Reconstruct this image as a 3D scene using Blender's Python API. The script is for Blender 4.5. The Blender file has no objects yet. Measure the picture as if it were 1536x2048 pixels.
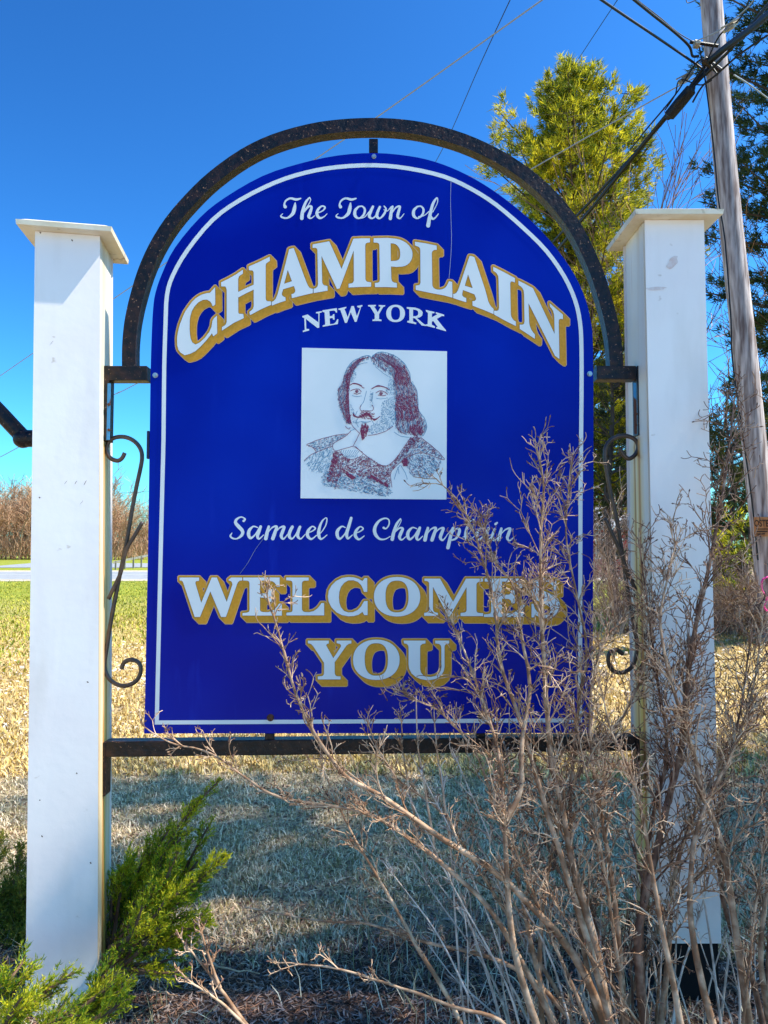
import bpy, math, random
import numpy as np
from mathutils import Vector
from mathutils.geometry import delaunay_2d_cdt
PI = math.pi
C = bpy.context.scene.collection
sc = bpy.context.scene
rng = np.random.default_rng(7)
random.seed(7)
# ------------------------------------------------------------------ camera, sky, sun, exposure
F = 1500.0; CAMY = -2.6; CAMZ = 1.49; PITCH = math.atan(76/1500)
cam = bpy.data.cameras.new('camera'); camo = bpy.data.objects.new('camera', cam); C.objects.link(camo)
camo.location = (0, CAMY, CAMZ); camo.rotation_euler = (PI/2+PITCH, 0, 0)
cam.sensor_fit = 'VERTICAL'; cam.sensor_height = 24; cam.lens = 24*F/2048; cam.clip_start = 0.05; cam.clip_end = 3000
sc.camera = camo
SUN = Vector((0.55, -0.045, 0.83)).normalized()
SUN_EL = math.asin(SUN.z); SUN_ROT = math.atan2(SUN.x, SUN.y)
w = bpy.data.worlds.new('World'); sc.world = w; w.use_nodes = True
nt = w.node_tree; nt.nodes.clear()
sky = nt.nodes.new('ShaderNodeTexSky'); sky.sky_type = 'NISHITA'; sky.sun_disc = False
sky.sun_elevation = SUN_EL; sky.sun_rotation = SUN_ROT; sky.ozone_density = 2.5; sky.dust_density = 1.1; sky.air_density = 1.0
hsv = nt.nodes.new('ShaderNodeHueSaturation'); hsv.inputs['Saturation'].default_value = 1.05; hsv.inputs['Hue'].default_value = 0.5
tint = nt.nodes.new('ShaderNodeMix'); tint.data_type = 'RGBA'; tint.blend_type = 'MULTIPLY'; tint.inputs[0].default_value = 1; tint.inputs[7].default_value = (.090,.150,.163,1)
gam = nt.nodes.new('ShaderNodeGamma'); gam.inputs[1].default_value = 1.7
bg = nt.nodes.new('ShaderNodeBackground'); bg.inputs[1].default_value = 0.15
wo = nt.nodes.new('ShaderNodeOutputWorld')
nt.links.new(sky.outputs[0], hsv.inputs['Color']); nt.links.new(hsv.outputs[0], tint.inputs[6]); nt.links.new(tint.outputs[2], gam.inputs[0])
scl = nt.nodes.new('ShaderNodeMix'); scl.data_type = 'RGBA'; scl.blend_type = 'MULTIPLY'; scl.inputs[0].default_value = 1; scl.inputs[7].default_value = (8.0,8.0,8.0,1)
nt.links.new(gam.outputs[0], scl.inputs[6]); nt.links.new(scl.outputs[2], bg.inputs[0]); nt.links.new(bg.outputs[0], wo.inputs[0])
sl = bpy.data.lights.new('sun', 'SUN'); sl.energy = 4.8; sl.angle = math.radians(0.55); sl.color = (1.0, 0.93, 0.80)
so = bpy.data.objects.new('sun', sl); C.objects.link(so); so.rotation_euler = SUN.to_track_quat('Z', 'Y').to_euler()
sc.view_settings.view_transform = 'Standard'; sc.view_settings.look = 'None'; sc.view_settings.gamma = 1
sc.view_settings.use_curve_mapping = False; sc.view_settings.exposure = 0.86

# ------------------------------------------------------------------ helpers
cp, sp = math.cos(PITCH), math.sin(PITCH)
def P(u, v, Y=0.0):
    """photo pixel -> world point on the vertical plane y = Y"""
    a = (u-768)/F; b = (1024-v)/F
    dx, dy, dz = a, cp-b*sp, sp+b*cp
    t = (Y-CAMY)/dy
    return np.array((t*dx, Y, CAMZ+t*dz))
def tag(o, label=None, cat=None, group=None, kind=None):
    if label: o['label'] = label
    if cat: o['category'] = cat
    if group: o['group'] = group
    if kind: o['kind'] = kind
    return o
def empty(name, loc=(0,0,0), label=None, cat=None, group=None):
    o = bpy.data.objects.new(name, None); C.objects.link(o); o.location = loc; o.empty_display_size = .1
    return tag(o, label, cat, group)
def mesh(name, V, Fs, mat, parent=None, smooth=False):
    """V list/array of world points. Fs: list of faces or int array (n,3)/(n,4)."""
    me = bpy.data.meshes.new(name); V = np.asarray(V, dtype=np.float32).reshape(-1, 3)
    if parent is not None: V = V-np.array(parent_world(parent), dtype=np.float32)
    if isinstance(Fs, np.ndarray):
        n, k = Fs.shape
        me.vertices.add(len(V)); me.vertices.foreach_set('co', V.ravel())
        me.loops.add(n*k); me.loops.foreach_set('vertex_index', Fs.ravel().astype(np.int32))
        me.polygons.add(n); me.polygons.foreach_set('loop_start', np.arange(0, n*k, k, dtype=np.int32))
        me.polygons.foreach_set('loop_total', np.full(n, k, dtype=np.int32))
        if smooth: me.polygons.foreach_set('use_smooth', np.ones(n, dtype=bool))
        me.update(calc_edges=True)
    else:
        me.from_pydata([tuple(map(float, v)) for v in V], [], Fs)
        if smooth: me.polygons.foreach_set('use_smooth', [True]*len(me.polygons))
        me.update()
    me.materials.append(mat)
    o = bpy.data.objects.new(name, me); C.objects.link(o)
    if parent is not None: o.parent = parent
    return o
def parent_world(p):
    l = Vector(p.location)
    while p.parent is not None: p = p.parent; l = l+Vector(p.location)
    return tuple(l)
class MB:
    def __init__(s): s.V = []; s.F = []; s.n = 0
    def add(s, V, Fs):
        s.V.append(np.asarray(V, dtype=float)); s.F += [tuple(i+s.n for i in f) for f in Fs]; s.n += len(V)
    def prism(s, quad0, quad1):
        """box between two 4-loops"""
        s.add(list(quad0)+list(quad1), [(3,2,1,0),(4,5,6,7),(0,1,5,4),(1,2,6,5),(2,3,7,6),(3,0,4,7)])
    def box(s, a, b):
        x0,y0,z0 = a; x1,y1,z1 = b
        s.prism([(x0,y0,z0),(x1,y0,z0),(x1,y1,z0),(x0,y1,z0)], [(x0,y0,z1),(x1,y0,z1),(x1,y1,z1),(x0,y1,z1)])
    def tube(s, pts, rad, n=8, cap=True, phase=0.0, ref=None):
        pts = [Vector(p) for p in pts]; m = len(pts)
        rad = [rad]*m if np.isscalar(rad) else list(rad)
        V = []
        up = Vector(ref) if ref else Vector((0.0,1.0,0.013))
        for i in range(m):
            t = (pts[min(i+1,m-1)]-pts[max(i-1,0)]).normalized()
            u = t.cross(up)
            if u.length < .05: u = t.cross(Vector((1,0,0.2)))
            u.normalize(); v2 = t.cross(u)
            for k in range(n):
                a = 2*PI*k/n+phase
                V.append(pts[i]+(u*math.cos(a)+v2*math.sin(a))*rad[i])
        Fs = [(i*n+k, i*n+(k+1)%n, (i+1)*n+(k+1)%n, (i+1)*n+k) for i in range(m-1) for k in range(n)]
        if cap: Fs += [tuple(range(n))[::-1], tuple((m-1)*n+k for k in range(n))]
        s.add([tuple(v) for v in V], Fs)
    def build(s, name, mat, parent=None, smooth=False):
        return mesh(name, np.concatenate(s.V), s.F, mat, parent, smooth)
def smooth_path(pts, sub=4):
    pts = [np.array(p, float) for p in pts]; out = []
    for i in range(len(pts)-1):
        p0 = pts[max(i-1,0)]; p1 = pts[i]; p2 = pts[i+1]; p3 = pts[min(i+2,len(pts)-1)]
        for k in range(sub):
            t = k/sub
            out.append(.5*((2*p1)+(-p0+p2)*t+(2*p0-5*p1+4*p2-p3)*t*t+(-p0+3*p1-3*p2+p3)*t**3))
    out.append(pts[-1]); return out
# ---- materials
def mat(name, c1, c2=None, rough=.7, scale=8, detail=4, stretch=None, bump=0, bscale=None, island=0.0, spec=.3, metal=0, contrast=(.35,.65), coat=0, trans=0):
    m = bpy.data.materials.new(name); m.use_nodes = True; t = m.node_tree; N = t.nodes; L = t.links
    b = N['Principled BSDF']; b.inputs['Roughness'].default_value = rough; b.inputs['Metallic'].default_value = metal
    b.inputs['Specular IOR Level'].default_value = spec; b.inputs['Coat Weight'].default_value = coat
    b.inputs['Base Color'].default_value = (*c1, 1)
    if trans: b.inputs['Subsurface Weight'].default_value = 0
    tc = N.new('ShaderNodeTexCoord'); mp = N.new('ShaderNodeMapping'); L.new(tc.outputs['Object'], mp.inputs[0])
    if stretch: mp.inputs['Scale'].default_value = stretch
    colout = None
    if c2 is not None:
        nz = N.new('ShaderNodeTexNoise'); nz.inputs['Scale'].default_value = scale; nz.inputs['Detail'].default_value = detail
        L.new(mp.outputs[0], nz.inputs['Vector'])
        rp = N.new('ShaderNodeValToRGB'); rp.color_ramp.elements[0].position = contrast[0]; rp.color_ramp.elements[1].position = contrast[1]
        rp.color_ramp.elements[0].color = (*c1,1); rp.color_ramp.elements[1].color = (*c2,1)
        L.new(nz.outputs['Fac'], rp.inputs[0]); colout = rp.outputs[0]
        if island:
            g = N.new('ShaderNodeNewGeometry'); ma = N.new('ShaderNodeMath'); ma.operation = 'MULTIPLY_ADD'
            L.new(g.outputs['Random Per Island'], ma.inputs[0]); ma.inputs[1].default_value = island; 
            sb = N.new('ShaderNodeMath'); sb.operation = 'SUBTRACT'; L.new(nz.outputs['Fac'], sb.inputs[0]); sb.inputs[1].default_value = island/2
            L.new(sb.outputs[0], ma.inputs[2]); L.new(ma.outputs[0], rp.inputs[0])
        L.new(colout, b.inputs['Base Color'])
    if bump:
        n2 = N.new('ShaderNodeTexNoise'); n2.inputs['Scale'].default_value = bscale or scale*4; n2.inputs['Detail'].default_value = 5
        L.new(mp.outputs[0], n2.inputs['Vector'])
        bp = N.new('ShaderNodeBump'); bp.inputs['Strength'].default_value = 1; bp.inputs['Distance'].default_value = bump
        L.new(n2.outputs['Fac'], bp.inputs['Height']); L.new(bp.outputs[0], b.inputs['Normal'])
    return m
def add_layer(m, color, scale, lo, hi, stretch=(1,1,1), detail=6):
    """a noise-masked layer (stain, wear, rust) over the base colour"""
    t = m.node_tree; N = t.nodes; L = t.links; b = N['Principled BSDF']
    tc = N.new('ShaderNodeTexCoord'); mp = N.new('ShaderNodeMapping'); mp.inputs['Scale'].default_value = stretch
    L.new(tc.outputs['Object'], mp.inputs[0])
    nz = N.new('ShaderNodeTexNoise'); nz.inputs['Scale'].default_value = scale; nz.inputs['Detail'].default_value = detail
    L.new(mp.outputs[0], nz.inputs['Vector'])
    mr = N.new('ShaderNodeMapRange'); mr.inputs[1].default_value = lo; mr.inputs[2].default_value = hi; L.new(nz.outputs['Fac'], mr.inputs[0])
    mx = N.new('ShaderNodeMix'); mx.data_type = 'RGBA'; L.new(mr.outputs[0], mx.inputs[0])
    old = b.inputs['Base Color'].links
    if old: L.new(old[0].from_socket, mx.inputs[6])
    else: mx.inputs[6].default_value = b.inputs['Base Color'].default_value
    mx.inputs[7].default_value = (*color,1); L.new(mx.outputs[2], b.inputs['Base Color'])
    return mr, mx
def translucent(m, f):
    """thin leaves let part of the light through"""
    t = m.node_tree; N = t.nodes; L = t.links; b = N['Principled BSDF']; o = N['Material Output']
    tr = N.new('ShaderNodeBsdfTranslucent'); mx = N.new('ShaderNodeMixShader'); mx.inputs[0].default_value = f
    L.new(b.inputs['Base Color'].links[0].from_socket, tr.inputs[0]); L.new(b.outputs[0], mx.inputs[1]); L.new(tr.outputs[0], mx.inputs[2]); L.new(mx.outputs[0], o.inputs[0])
M = {}
M['white'] = mat('painted_board', (.86,.78,.73), (.90,.84,.78), rough=.45, scale=3, bump=.0006, bscale=30)
add_layer(M['white'], (.55,.45,.36), 14, .72, .78, (1,1,1.3), 3)
add_layer(M['white'], (.74,.67,.60), 5, .50, .80, (1.6,1.6,.35), 6)
M['white_side'] = mat('stained_board', (.80,.74,.60), (.84,.81,.74), rough=.5, scale=3, bump=.0004, bscale=30)
add_layer(M['white_side'], (.56,.33,.06), 8, .50, .70, (1,1,.05), 2)
add_layer(M['white_side'], (.36,.15,.04), 22, .66, .76, (1,1,.04), 2)
def streak(m, color, y0, wd, ztop, lo=.35, hi=.6):
    """rust run-off: a narrow vertical stain below height ztop, at depth y0 on the board"""
    mr, mx = add_layer(m, color, 30, lo, hi, (1,1,.04), 3); t = m.node_tree; N = t.nodes; L = t.links
    g = N.new('ShaderNodeNewGeometry'); sx = N.new('ShaderNodeSeparateXYZ'); L.new(g.outputs['Position'], sx.inputs[0])
    def mth(op, a, b):
        n = N.new('ShaderNodeMath'); n.operation = op
        for i,v in enumerate((a,b)):
            if hasattr(v,'links'): L.new(v,n.inputs[i])
            else: n.inputs[i].default_value = v
        return n.outputs[0]
    d = mth('ABSOLUTE', mth('SUBTRACT', sx.outputs[1], y0), 0); f = N.new('ShaderNodeMapRange'); f.inputs[1].default_value = wd; f.inputs[2].default_value = wd*.25; L.new(d, f.inputs[0])
    k = N.new('ShaderNodeMapRange'); k.inputs[1].default_value = ztop+.01; k.inputs[2].default_value = ztop-.03; L.new(sx.outputs[2], k.inputs[0])
    L.new(mth('MULTIPLY', mth('MULTIPLY', f.outputs[0], k.outputs[0]), mr.outputs[0]), mx.inputs[0])
streak(M['white_side'], (.74,.50,.13), .025, .075, 1.885, .15, .50)
streak(M['white_side'], (.50,.20,.04), .000, .016, 1.885, .28, .45)
streak(M['white_side'], (.40,.17,.04), .045, .010, 1.885, .28, .45)
M['cap'] = mat('cap_paint', (.72,.58,.36), (.84,.74,.56), rough=.5, scale=10, bump=.001, bscale=40)
add_layer(M['cap'], (.35,.26,.15), 22, .60, .74, (1,1,1), 4)
M['iron'] = mat('rusty_black_iron', (.004,.0025,.003), (.034,.013,.007), rough=.42, scale=35, detail=8, bump=.003, bscale=70, spec=.35, contrast=(.42,.68))
add_layer(M['iron'], (.34,.17,.09), 120, .64, .72)
M['rod'] = mat('dark_scroll_rod', (.030,.020,.016), (.09,.05,.03), rough=.4, scale=30, bump=.0006, spec=.6)
M['peel'] = mat('peeling_blue_iron', (.10,.035,.02), (.05,.25,.48), rough=.5, scale=14, detail=6, bump=.001, contrast=(.46,.50), stretch=(1,1,.45))
M['blue'] = mat('sign_blue', (.0005,.004,.23), (.001,.020,.36), rough=.22, scale=1.6, detail=2, spec=.10, contrast=(.3,.7))
add_layer(M['blue'], (.004,.022,.36), 9, .62, .80, (1.6,1,.25), 5)
M['edge'] = mat('sign_edge', (.01,.01,.03), (.03,.03,.08), rough=.4)
M['vinyl'] = mat('white_lettering', (.74,.76,.72), (.80,.80,.76), rough=.4, scale=4)
M['gold'] = mat('gold_lettering', (.64,.27,.012), (.72,.32,.02), rough=.45, scale=120, detail=3)
M['rim'] = mat('tan_letter_rim', (.74,.45,.22), rough=.45)
M['line'] = mat('dark_letter_line', (.07,.05,.03), rough=.5)
M['card'] = mat('portrait_card', (.74,.77,.74), (.80,.81,.78), rough=.45, scale=5)
M['maroon'] = mat('maroon_ink', (.24,.035,.09), rough=.6)
M['teal'] = mat('blue_ink', (.08,.26,.40), rough=.6)
M['bolt'] = mat('galvanised', (.45,.47,.48), rough=.35, metal=.8)
M['rustbolt'] = mat('rusty_bolt', (.05,.02,.012), (.16,.06,.03), rough=.8, scale=200)
M['black'] = mat('black_footing', (.006,.006,.007), rough=.8)
M['bark'] = mat('twig_bark', (.26,.135,.07), (.74,.50,.32), rough=.75, scale=25, bump=.0008, bscale=200, island=.5)
M['bark_d'] = mat('twig_bark_dark', (.15,.07,.04), (.46,.28,.18), rough=.75, scale=25, bump=.0006, bscale=200, island=.6)
M['bud'] = mat('dry_bud', (.07,.035,.03), (.20,.10,.07), rough=.8, scale=60, island=.6)
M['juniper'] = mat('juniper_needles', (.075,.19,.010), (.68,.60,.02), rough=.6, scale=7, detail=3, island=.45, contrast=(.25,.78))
M['junwood'] = mat('juniper_wood', (.10,.05,.03), (.2,.12,.07), rough=.9, scale=20)
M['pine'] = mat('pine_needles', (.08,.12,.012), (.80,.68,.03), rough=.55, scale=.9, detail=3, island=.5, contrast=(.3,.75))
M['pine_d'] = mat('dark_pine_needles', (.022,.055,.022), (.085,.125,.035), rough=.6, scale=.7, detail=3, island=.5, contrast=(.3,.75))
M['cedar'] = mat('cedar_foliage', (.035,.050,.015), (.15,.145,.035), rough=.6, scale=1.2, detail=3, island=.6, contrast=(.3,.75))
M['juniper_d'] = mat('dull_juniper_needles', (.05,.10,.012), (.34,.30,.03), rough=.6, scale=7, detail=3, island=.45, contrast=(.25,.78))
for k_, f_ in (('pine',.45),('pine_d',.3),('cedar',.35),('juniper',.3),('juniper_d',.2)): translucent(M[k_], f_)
M['trunk'] = mat('trunk_bark', (.06,.042,.032), (.15,.11,.085), rough=.9, scale=6, stretch=(1,1,.3), bump=.01, bscale=12)
M['bare'] = mat('bare_branches', (.26,.13,.07), (.58,.34,.19), rough=.85, scale=.6, island=.5)
M['pole'] = mat('weathered_pole', (.20,.14,.125), (.66,.56,.53), rough=.85, scale=22, detail=8, stretch=(1,1,.10), bump=.006, bscale=26)
M['cable'] = mat('black_cable', (.012,.012,.014), rough=.5)
M['wire'] = mat('pale_wire', (.30,.34,.38), rough=.4)
M['wire_d'] = mat('dark_wire', (.03,.035,.06), rough=.5)

# ------------------------------------------------------------------ structure: ground, road
def ground_h(x, y):
    h = .018*np.sin(x*1.7+y*.9)+.014*np.sin(x*.8-y*1.9+1.3)
    m = np.exp(-(((x-5.5)/3.2)**2+((y-7.5)/2.2)**2))*.38      # low mound of brush on the right
    return h*np.exp(-((y/14)**2))+m
def ground_mat():
    m = bpy.data.materials.new('dry_lawn_and_mulch'); m.use_nodes = True; t = m.node_tree; N = t.nodes; L = t.links
    b = N['Principled BSDF']; b.inputs['Roughness'].default_value = .95; b.inputs['Specular IOR Level'].default_value = .1
    geo = N.new('ShaderNodeNewGeometry'); sx = N.new('ShaderNodeSeparateXYZ'); L.new(geo.outputs['Position'], sx.inputs[0])
    def noise(scale, det=5, vec=None):
        n = N.new('ShaderNodeTexNoise'); n.inputs['Scale'].default_value = scale; n.inputs['Detail'].default_value = det
        L.new(geo.outputs['Position'], n.inputs['Vector']); return n.outputs['Fac']
    def ramp(src, stops):
        r = N.new('ShaderNodeValToRGB'); e = r.color_ramp.elements
        while len(e) < len(stops): e.new(.5)
        for i,(p,c) in enumerate(stops): e[i].position = p; e[i].color = (*c,1)
        L.new(src, r.inputs[0]); return r.outputs[0]
    def math_(op, a, bb, c=None):
        n = N.new('ShaderNodeMath'); n.operation = op
        for i,v in enumerate([a,bb,c]):
            if v is None: continue
            if hasattr(v,'links'): L.new(v, n.inputs[i])
            else: n.inputs[i].default_value = v
        return n.outputs[0]
    def mix(f, a, bb):
        n = N.new('ShaderNodeMix'); n.data_type = 'RGBA'; L.new(f, n.inputs[0]); L.new(a, n.inputs[6]); L.new(bb, n.inputs[7]); return n.outputs[2]
    def mr(src, lo, hi):
        n = N.new('ShaderNodeMapRange'); n.inputs[1].default_value = lo; n.inputs[2].default_value = hi; L.new(src, n.inputs[0]); return n.outputs[0]
    lawn = ramp(noise(30), [(.30,(.15,.11,.06)),(.5,(.38,.29,.17)),(.7,(.60,.46,.28))])
    green = ramp(noise(3), [(.3,(.16,.20,.02)),(.7,(.36,.34,.05))])
    dry = ramp(noise(7), [(.3,(.38,.25,.08)),(.7,(.66,.50,.24))])
    mulch = ramp(noise(90), [(.35,(.030,.020,.016)),(.55,(.12,.07,.05)),(.75,(.26,.17,.12))])
    ny = math_('ADD', sx.outputs[1], math_('MULTIPLY', math_('SUBTRACT', noise(.25,3), .5), 16.0))
    f1 = mr(ny, 8, 22); f0 = mr(sx.outputs[1], 3, 7)
    edge = math_('ADD', sx.outputs[1], math_('MULTIPLY', math_('SUBTRACT', noise(2.2,4), .5), .9))
    c = mix(f0, lawn, dry); c = mix(f1, c, green)
    fm = mr(edge, .48, .30)
    c = mix(fm, c, mulch)
    L.new(c, b.inputs['Base Color'])
    bp = N.new('ShaderNodeBump'); bp.inputs['Distance'].default_value = .02; L.new(noise(60,6), bp.inputs['Height']); L.new(bp.outputs[0], b.inputs['Normal'])
    return m
M['ground'] = ground_mat()
def ground():
    xs = np.concatenate([-np.geomspace(900,8,18), np.linspace(-7,8,76), np.geomspace(9,900,18)])
    ys = np.concatenate([-np.geomspace(300,5,10), np.linspace(-4,14,91), np.geomspace(15,1500,30)])
    X, Y = np.meshgrid(xs, ys); V = np.stack([X, Y, ground_h(X,Y)], -1).reshape(-1,3)
    nx, ny = len(xs), len(ys); i = np.arange(nx*ny).reshape(ny,nx)
    Fq = np.stack([i[:-1,:-1], i[:-1,1:], i[1:,1:], i[1:,:-1]], -1).reshape(-1,4)
    tag(mesh('ground', V, Fq, M['ground'], smooth=True), 'flat ground of dry lawn with a dark mulch bed under the sign', kind='structure')
ground()
M['asphalt'] = mat('worn_asphalt', (.24,.24,.25), (.34,.34,.34), rough=.9, scale=2, bump=.002, bscale=40)
M['paint'] = mat('road_paint', (.8,.8,.76), (.6,.6,.56), rough=.7, scale=8)
M['gravel'] = mat('gravel_verge', (.40,.33,.24), (.55,.46,.34), rough=.95, scale=5)
def band(name, pts0, pts1, z, m, label=None, kind='structure', parent=None):
    V = [(x,y,z) for x,y in pts0]+[(x,y,z) for x,y in pts1]; n = len(pts0)
    o = mesh(name, V, [(i,i+1,n+i+1,n+i) for i in range(n-1)], m, parent)
    if label: tag(o, label, kind=kind)
    return o
band('gravel_verge', [(-300,29.5),(-20,33),(-8,33.6),(300,36)], [(-300,52),(-20,52),(-8,52),(300,54)], .012, M['gravel'], 'pale gravel verge along both sides of the road')
band('road', [(-300,33),(-20,35.2),(-8,36),(300,38)], [(-300,48),(-20,48.5),(-8,49),(300,50)], .018, M['asphalt'], 'grey asphalt road crossing behind the sign')
for a,b2 in ((33.8,34.0),(40.8,41.0),(47.3,47.5)):
    band('lane_line', [(-300,a),(-20,a+1.5),(300,a+3)], [(-300,b2),(-20,b2+1.5),(300,b2+3)], .024, M['paint'], 'painted line along the asphalt road')
band('ramp_road', [(-34,60),(-22,60),(-10,66)], [(-40,84),(-24,80),(-10,78)], .03, M['asphalt'], 'far slip road beyond the verge')

SH = mat('pale_bounce_gravel', (.36,.31,.25), (.50,.44,.36), rough=.95, scale=40, bump=.006, bscale=90)  # added unseen ground, kept pale to bounce sunlight onto the sign and posts
band('bounce_gravel', [(-40,-12.5),(-3,-12.5),(3,-12.5),(40,-12.5)], [(-40,-1.55),(-3,-1.6),(3,-1.6),(40,-1.5)], .035, SH, 'added pale gravel out of view, bouncing sunlight onto the sign')
band('road', [(-300,-21),(300,-21)], [(-300,-12.3),(300,-12.3)], .045, M['asphalt'], 'grey asphalt road behind the photographer')
# ------------------------------------------------------------------ tree builders
def orth(d):
    d = d/np.linalg.norm(d, axis=-1, keepdims=True)
    a = np.where(np.abs(d[...,2:3])<.9, np.array([0,0,1.]), np.array([1.,0,0]))
    u = np.cross(d, a); u /= np.linalg.norm(u, axis=-1, keepdims=True); return d, u, np.cross(d, u)
def slivers(base, dirs, L, W, r):
    """one pointed triangle (two for longer) per row"""
    d, u, v = orth(dirs); a = r.uniform(0, 2*PI, (len(base),1)); s = u*np.cos(a)+v*np.sin(a)
    L = np.broadcast_to(np.asarray(L,float).reshape(-1,1), (len(base),1)); W = np.broadcast_to(np.asarray(W,float).reshape(-1,1), (len(base),1))
    V = np.stack([base-s*W*.5+d*L*.15, base+s*W*.5+d*L*.15, base+d*L], 1).reshape(-1,3)
    return V, np.arange(len(V)).reshape(-1,3)
def tuft_cloud(centres, axes, n, L, W, spread, r):
    k = len(centres); c = np.repeat(centres, n, 0); ax = np.repeat(axes, n, 0)
    d = ax/np.linalg.norm(ax,axis=1,keepdims=True)+r.normal(0, spread, (k*n,3))
    b = c+r.normal(0, L*.16, (k*n,3))
    return slivers(b, d, L*r.uniform(.6,1.15,(k*n,1)), W, r)
def conifer(name, loc, H, profile, seed, nmat, label, cat='tree', group=None, whorl=.5, nlimb=6, tuft_n=22, needle=.2, nw=.014, tuft_gap=.16, z0=1.5, upsweep=.35, lean=(0,0), density=1.0, droop=0.0):
    r = np.random.default_rng(seed); root = empty(name, loc, label, cat, group); L0 = np.array(loc, float)
    m = MB(); R0 = .012*H+.03
    tz = np.linspace(0, 1, 14); path = [L0+np.array([lean[0]*t*H+.1*math.sin(t*7+seed), lean[1]*t*H+.1*math.cos(t*5+seed), t*H*.985]) for t in tz]
    m.tube(path, [R0*(1-t)**.8+.012 for t in tz], 8)
    def axis(z): return np.array([np.interp(z, [p[2]-L0[2] for p in path], [p[i] for p in path]) for i in range(3)])
    T, A = [], []
    z = z0
    while z < H-.1:
        t = z/H; R = np.interp(t, [p[0] for p in profile], [p[1] for p in profile])
        for k in range(nlimb if t < .9 else 4):
            az = r.uniform(0, 2*PI); rr = R*r.uniform(.42,1.22)
            if rr < .15: rr = .15
            el = upsweep*(.3+1.5*t)+r.normal(0,.12)
            p0 = axis(z+r.uniform(-.2,.2)); d = np.array([math.cos(az), math.sin(az), 0.])
            ns = 5; pts = []
            for s in np.linspace(0,1,ns):
                pts.append(p0+d*rr*s*math.cos(el)+np.array([0,0,rr*(s*math.sin(el)+(.18*s*s if upsweep>0 else 0)-droop*s*s)])+np.array([0,0,.05*math.sin(6*s+k)]))
            m.tube(pts, [max(.045*rr/3*(1-s)+.008,.006) for s in np.linspace(0,1,ns)], 3, cap=False)
            nt_ = max(3, int(rr/tuft_gap*1.6*density))
            ss = r.uniform(.22,1.0,nt_)**.75
            P3 = np.array(pts); q = np.stack([np.interp(ss, np.linspace(0,1,ns), P3[:,i]) for i in range(3)],1)
            side = np.array([-d[1], d[0], 0]); off = r.normal(0,1,(nt_,1))*(.10+.24*(1-np.abs(ss-.6)))[:,None]*rr*.42
            T.append(q+side*off+np.array([0,0,1])*np.abs(r.normal(0,.06,(nt_,1)))); A.append(d*.8+side*off*1.1+np.array([0,0,.55])+r.normal(0,.15,(nt_,3)))
            for j in range(0, nt_, 3): m.tube([q[j], T[-1][j]], [.008,.004], 3, cap=False)
        z += whorl*r.uniform(.75,1.2)*(1 if t<.8 else .7)
    m.build('trunk', M['trunk'], root)
    V, Fs = tuft_cloud(np.concatenate(T), np.concatenate(A), tuft_n, needle, nw, .55, r)
    mesh('crown', V, Fs, nmat, root)
    return root
def bare_tree_mesh(seed, H, spread=.35, levels=4, n0=9, r0=None, droop=0, start=.3, twig=.012):
    r = np.random.default_rng(seed); m = MB()
    r0 = r0 or H*.016
    def grow(p, d, L, rad, lev):
        n = 4; pts = [p]; dd = d.copy()
        for i in range(n):
            dd = dd+r.normal(0,.09,3)+np.array([0,0,.05]); dd /= np.linalg.norm(dd); pts.append(pts[-1]+dd*L/n)
        m.tube(pts, [max(rad*(1-.75*i/n), twig*.5) for i in range(n+1)], 5 if lev==0 else 3, cap=False)
        if lev >= levels: return
        k = n0 if lev==0 else (5 if lev<levels-1 else 4)
        for j in range(k):
            s = r.uniform(start if lev==0 else .25, 1.0); q = pts[0]+0
            f = s*n; i = min(int(f),n-1); q = pts[i]+(pts[i+1]-pts[i])*(f-i)
            a = r.uniform(0,2*PI); D, u, v = orth(dd[None]); sd = u[0]*math.cos(a)+v[0]*math.sin(a)
            nd = dd*r.uniform(.7,1.1)+sd*r.uniform(.5,1.0)*(spread/.35); nd /= np.linalg.norm(nd)
            grow(q, nd, L*(r.uniform(.32,.5) if lev==0 else r.uniform(.45,.7)), max(rad*(1-.6*s)*.5, twig*.6), lev+1)
    grow(np.zeros(3), np.array([0,0,1.]), H, r0, 0)
    return m

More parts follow.
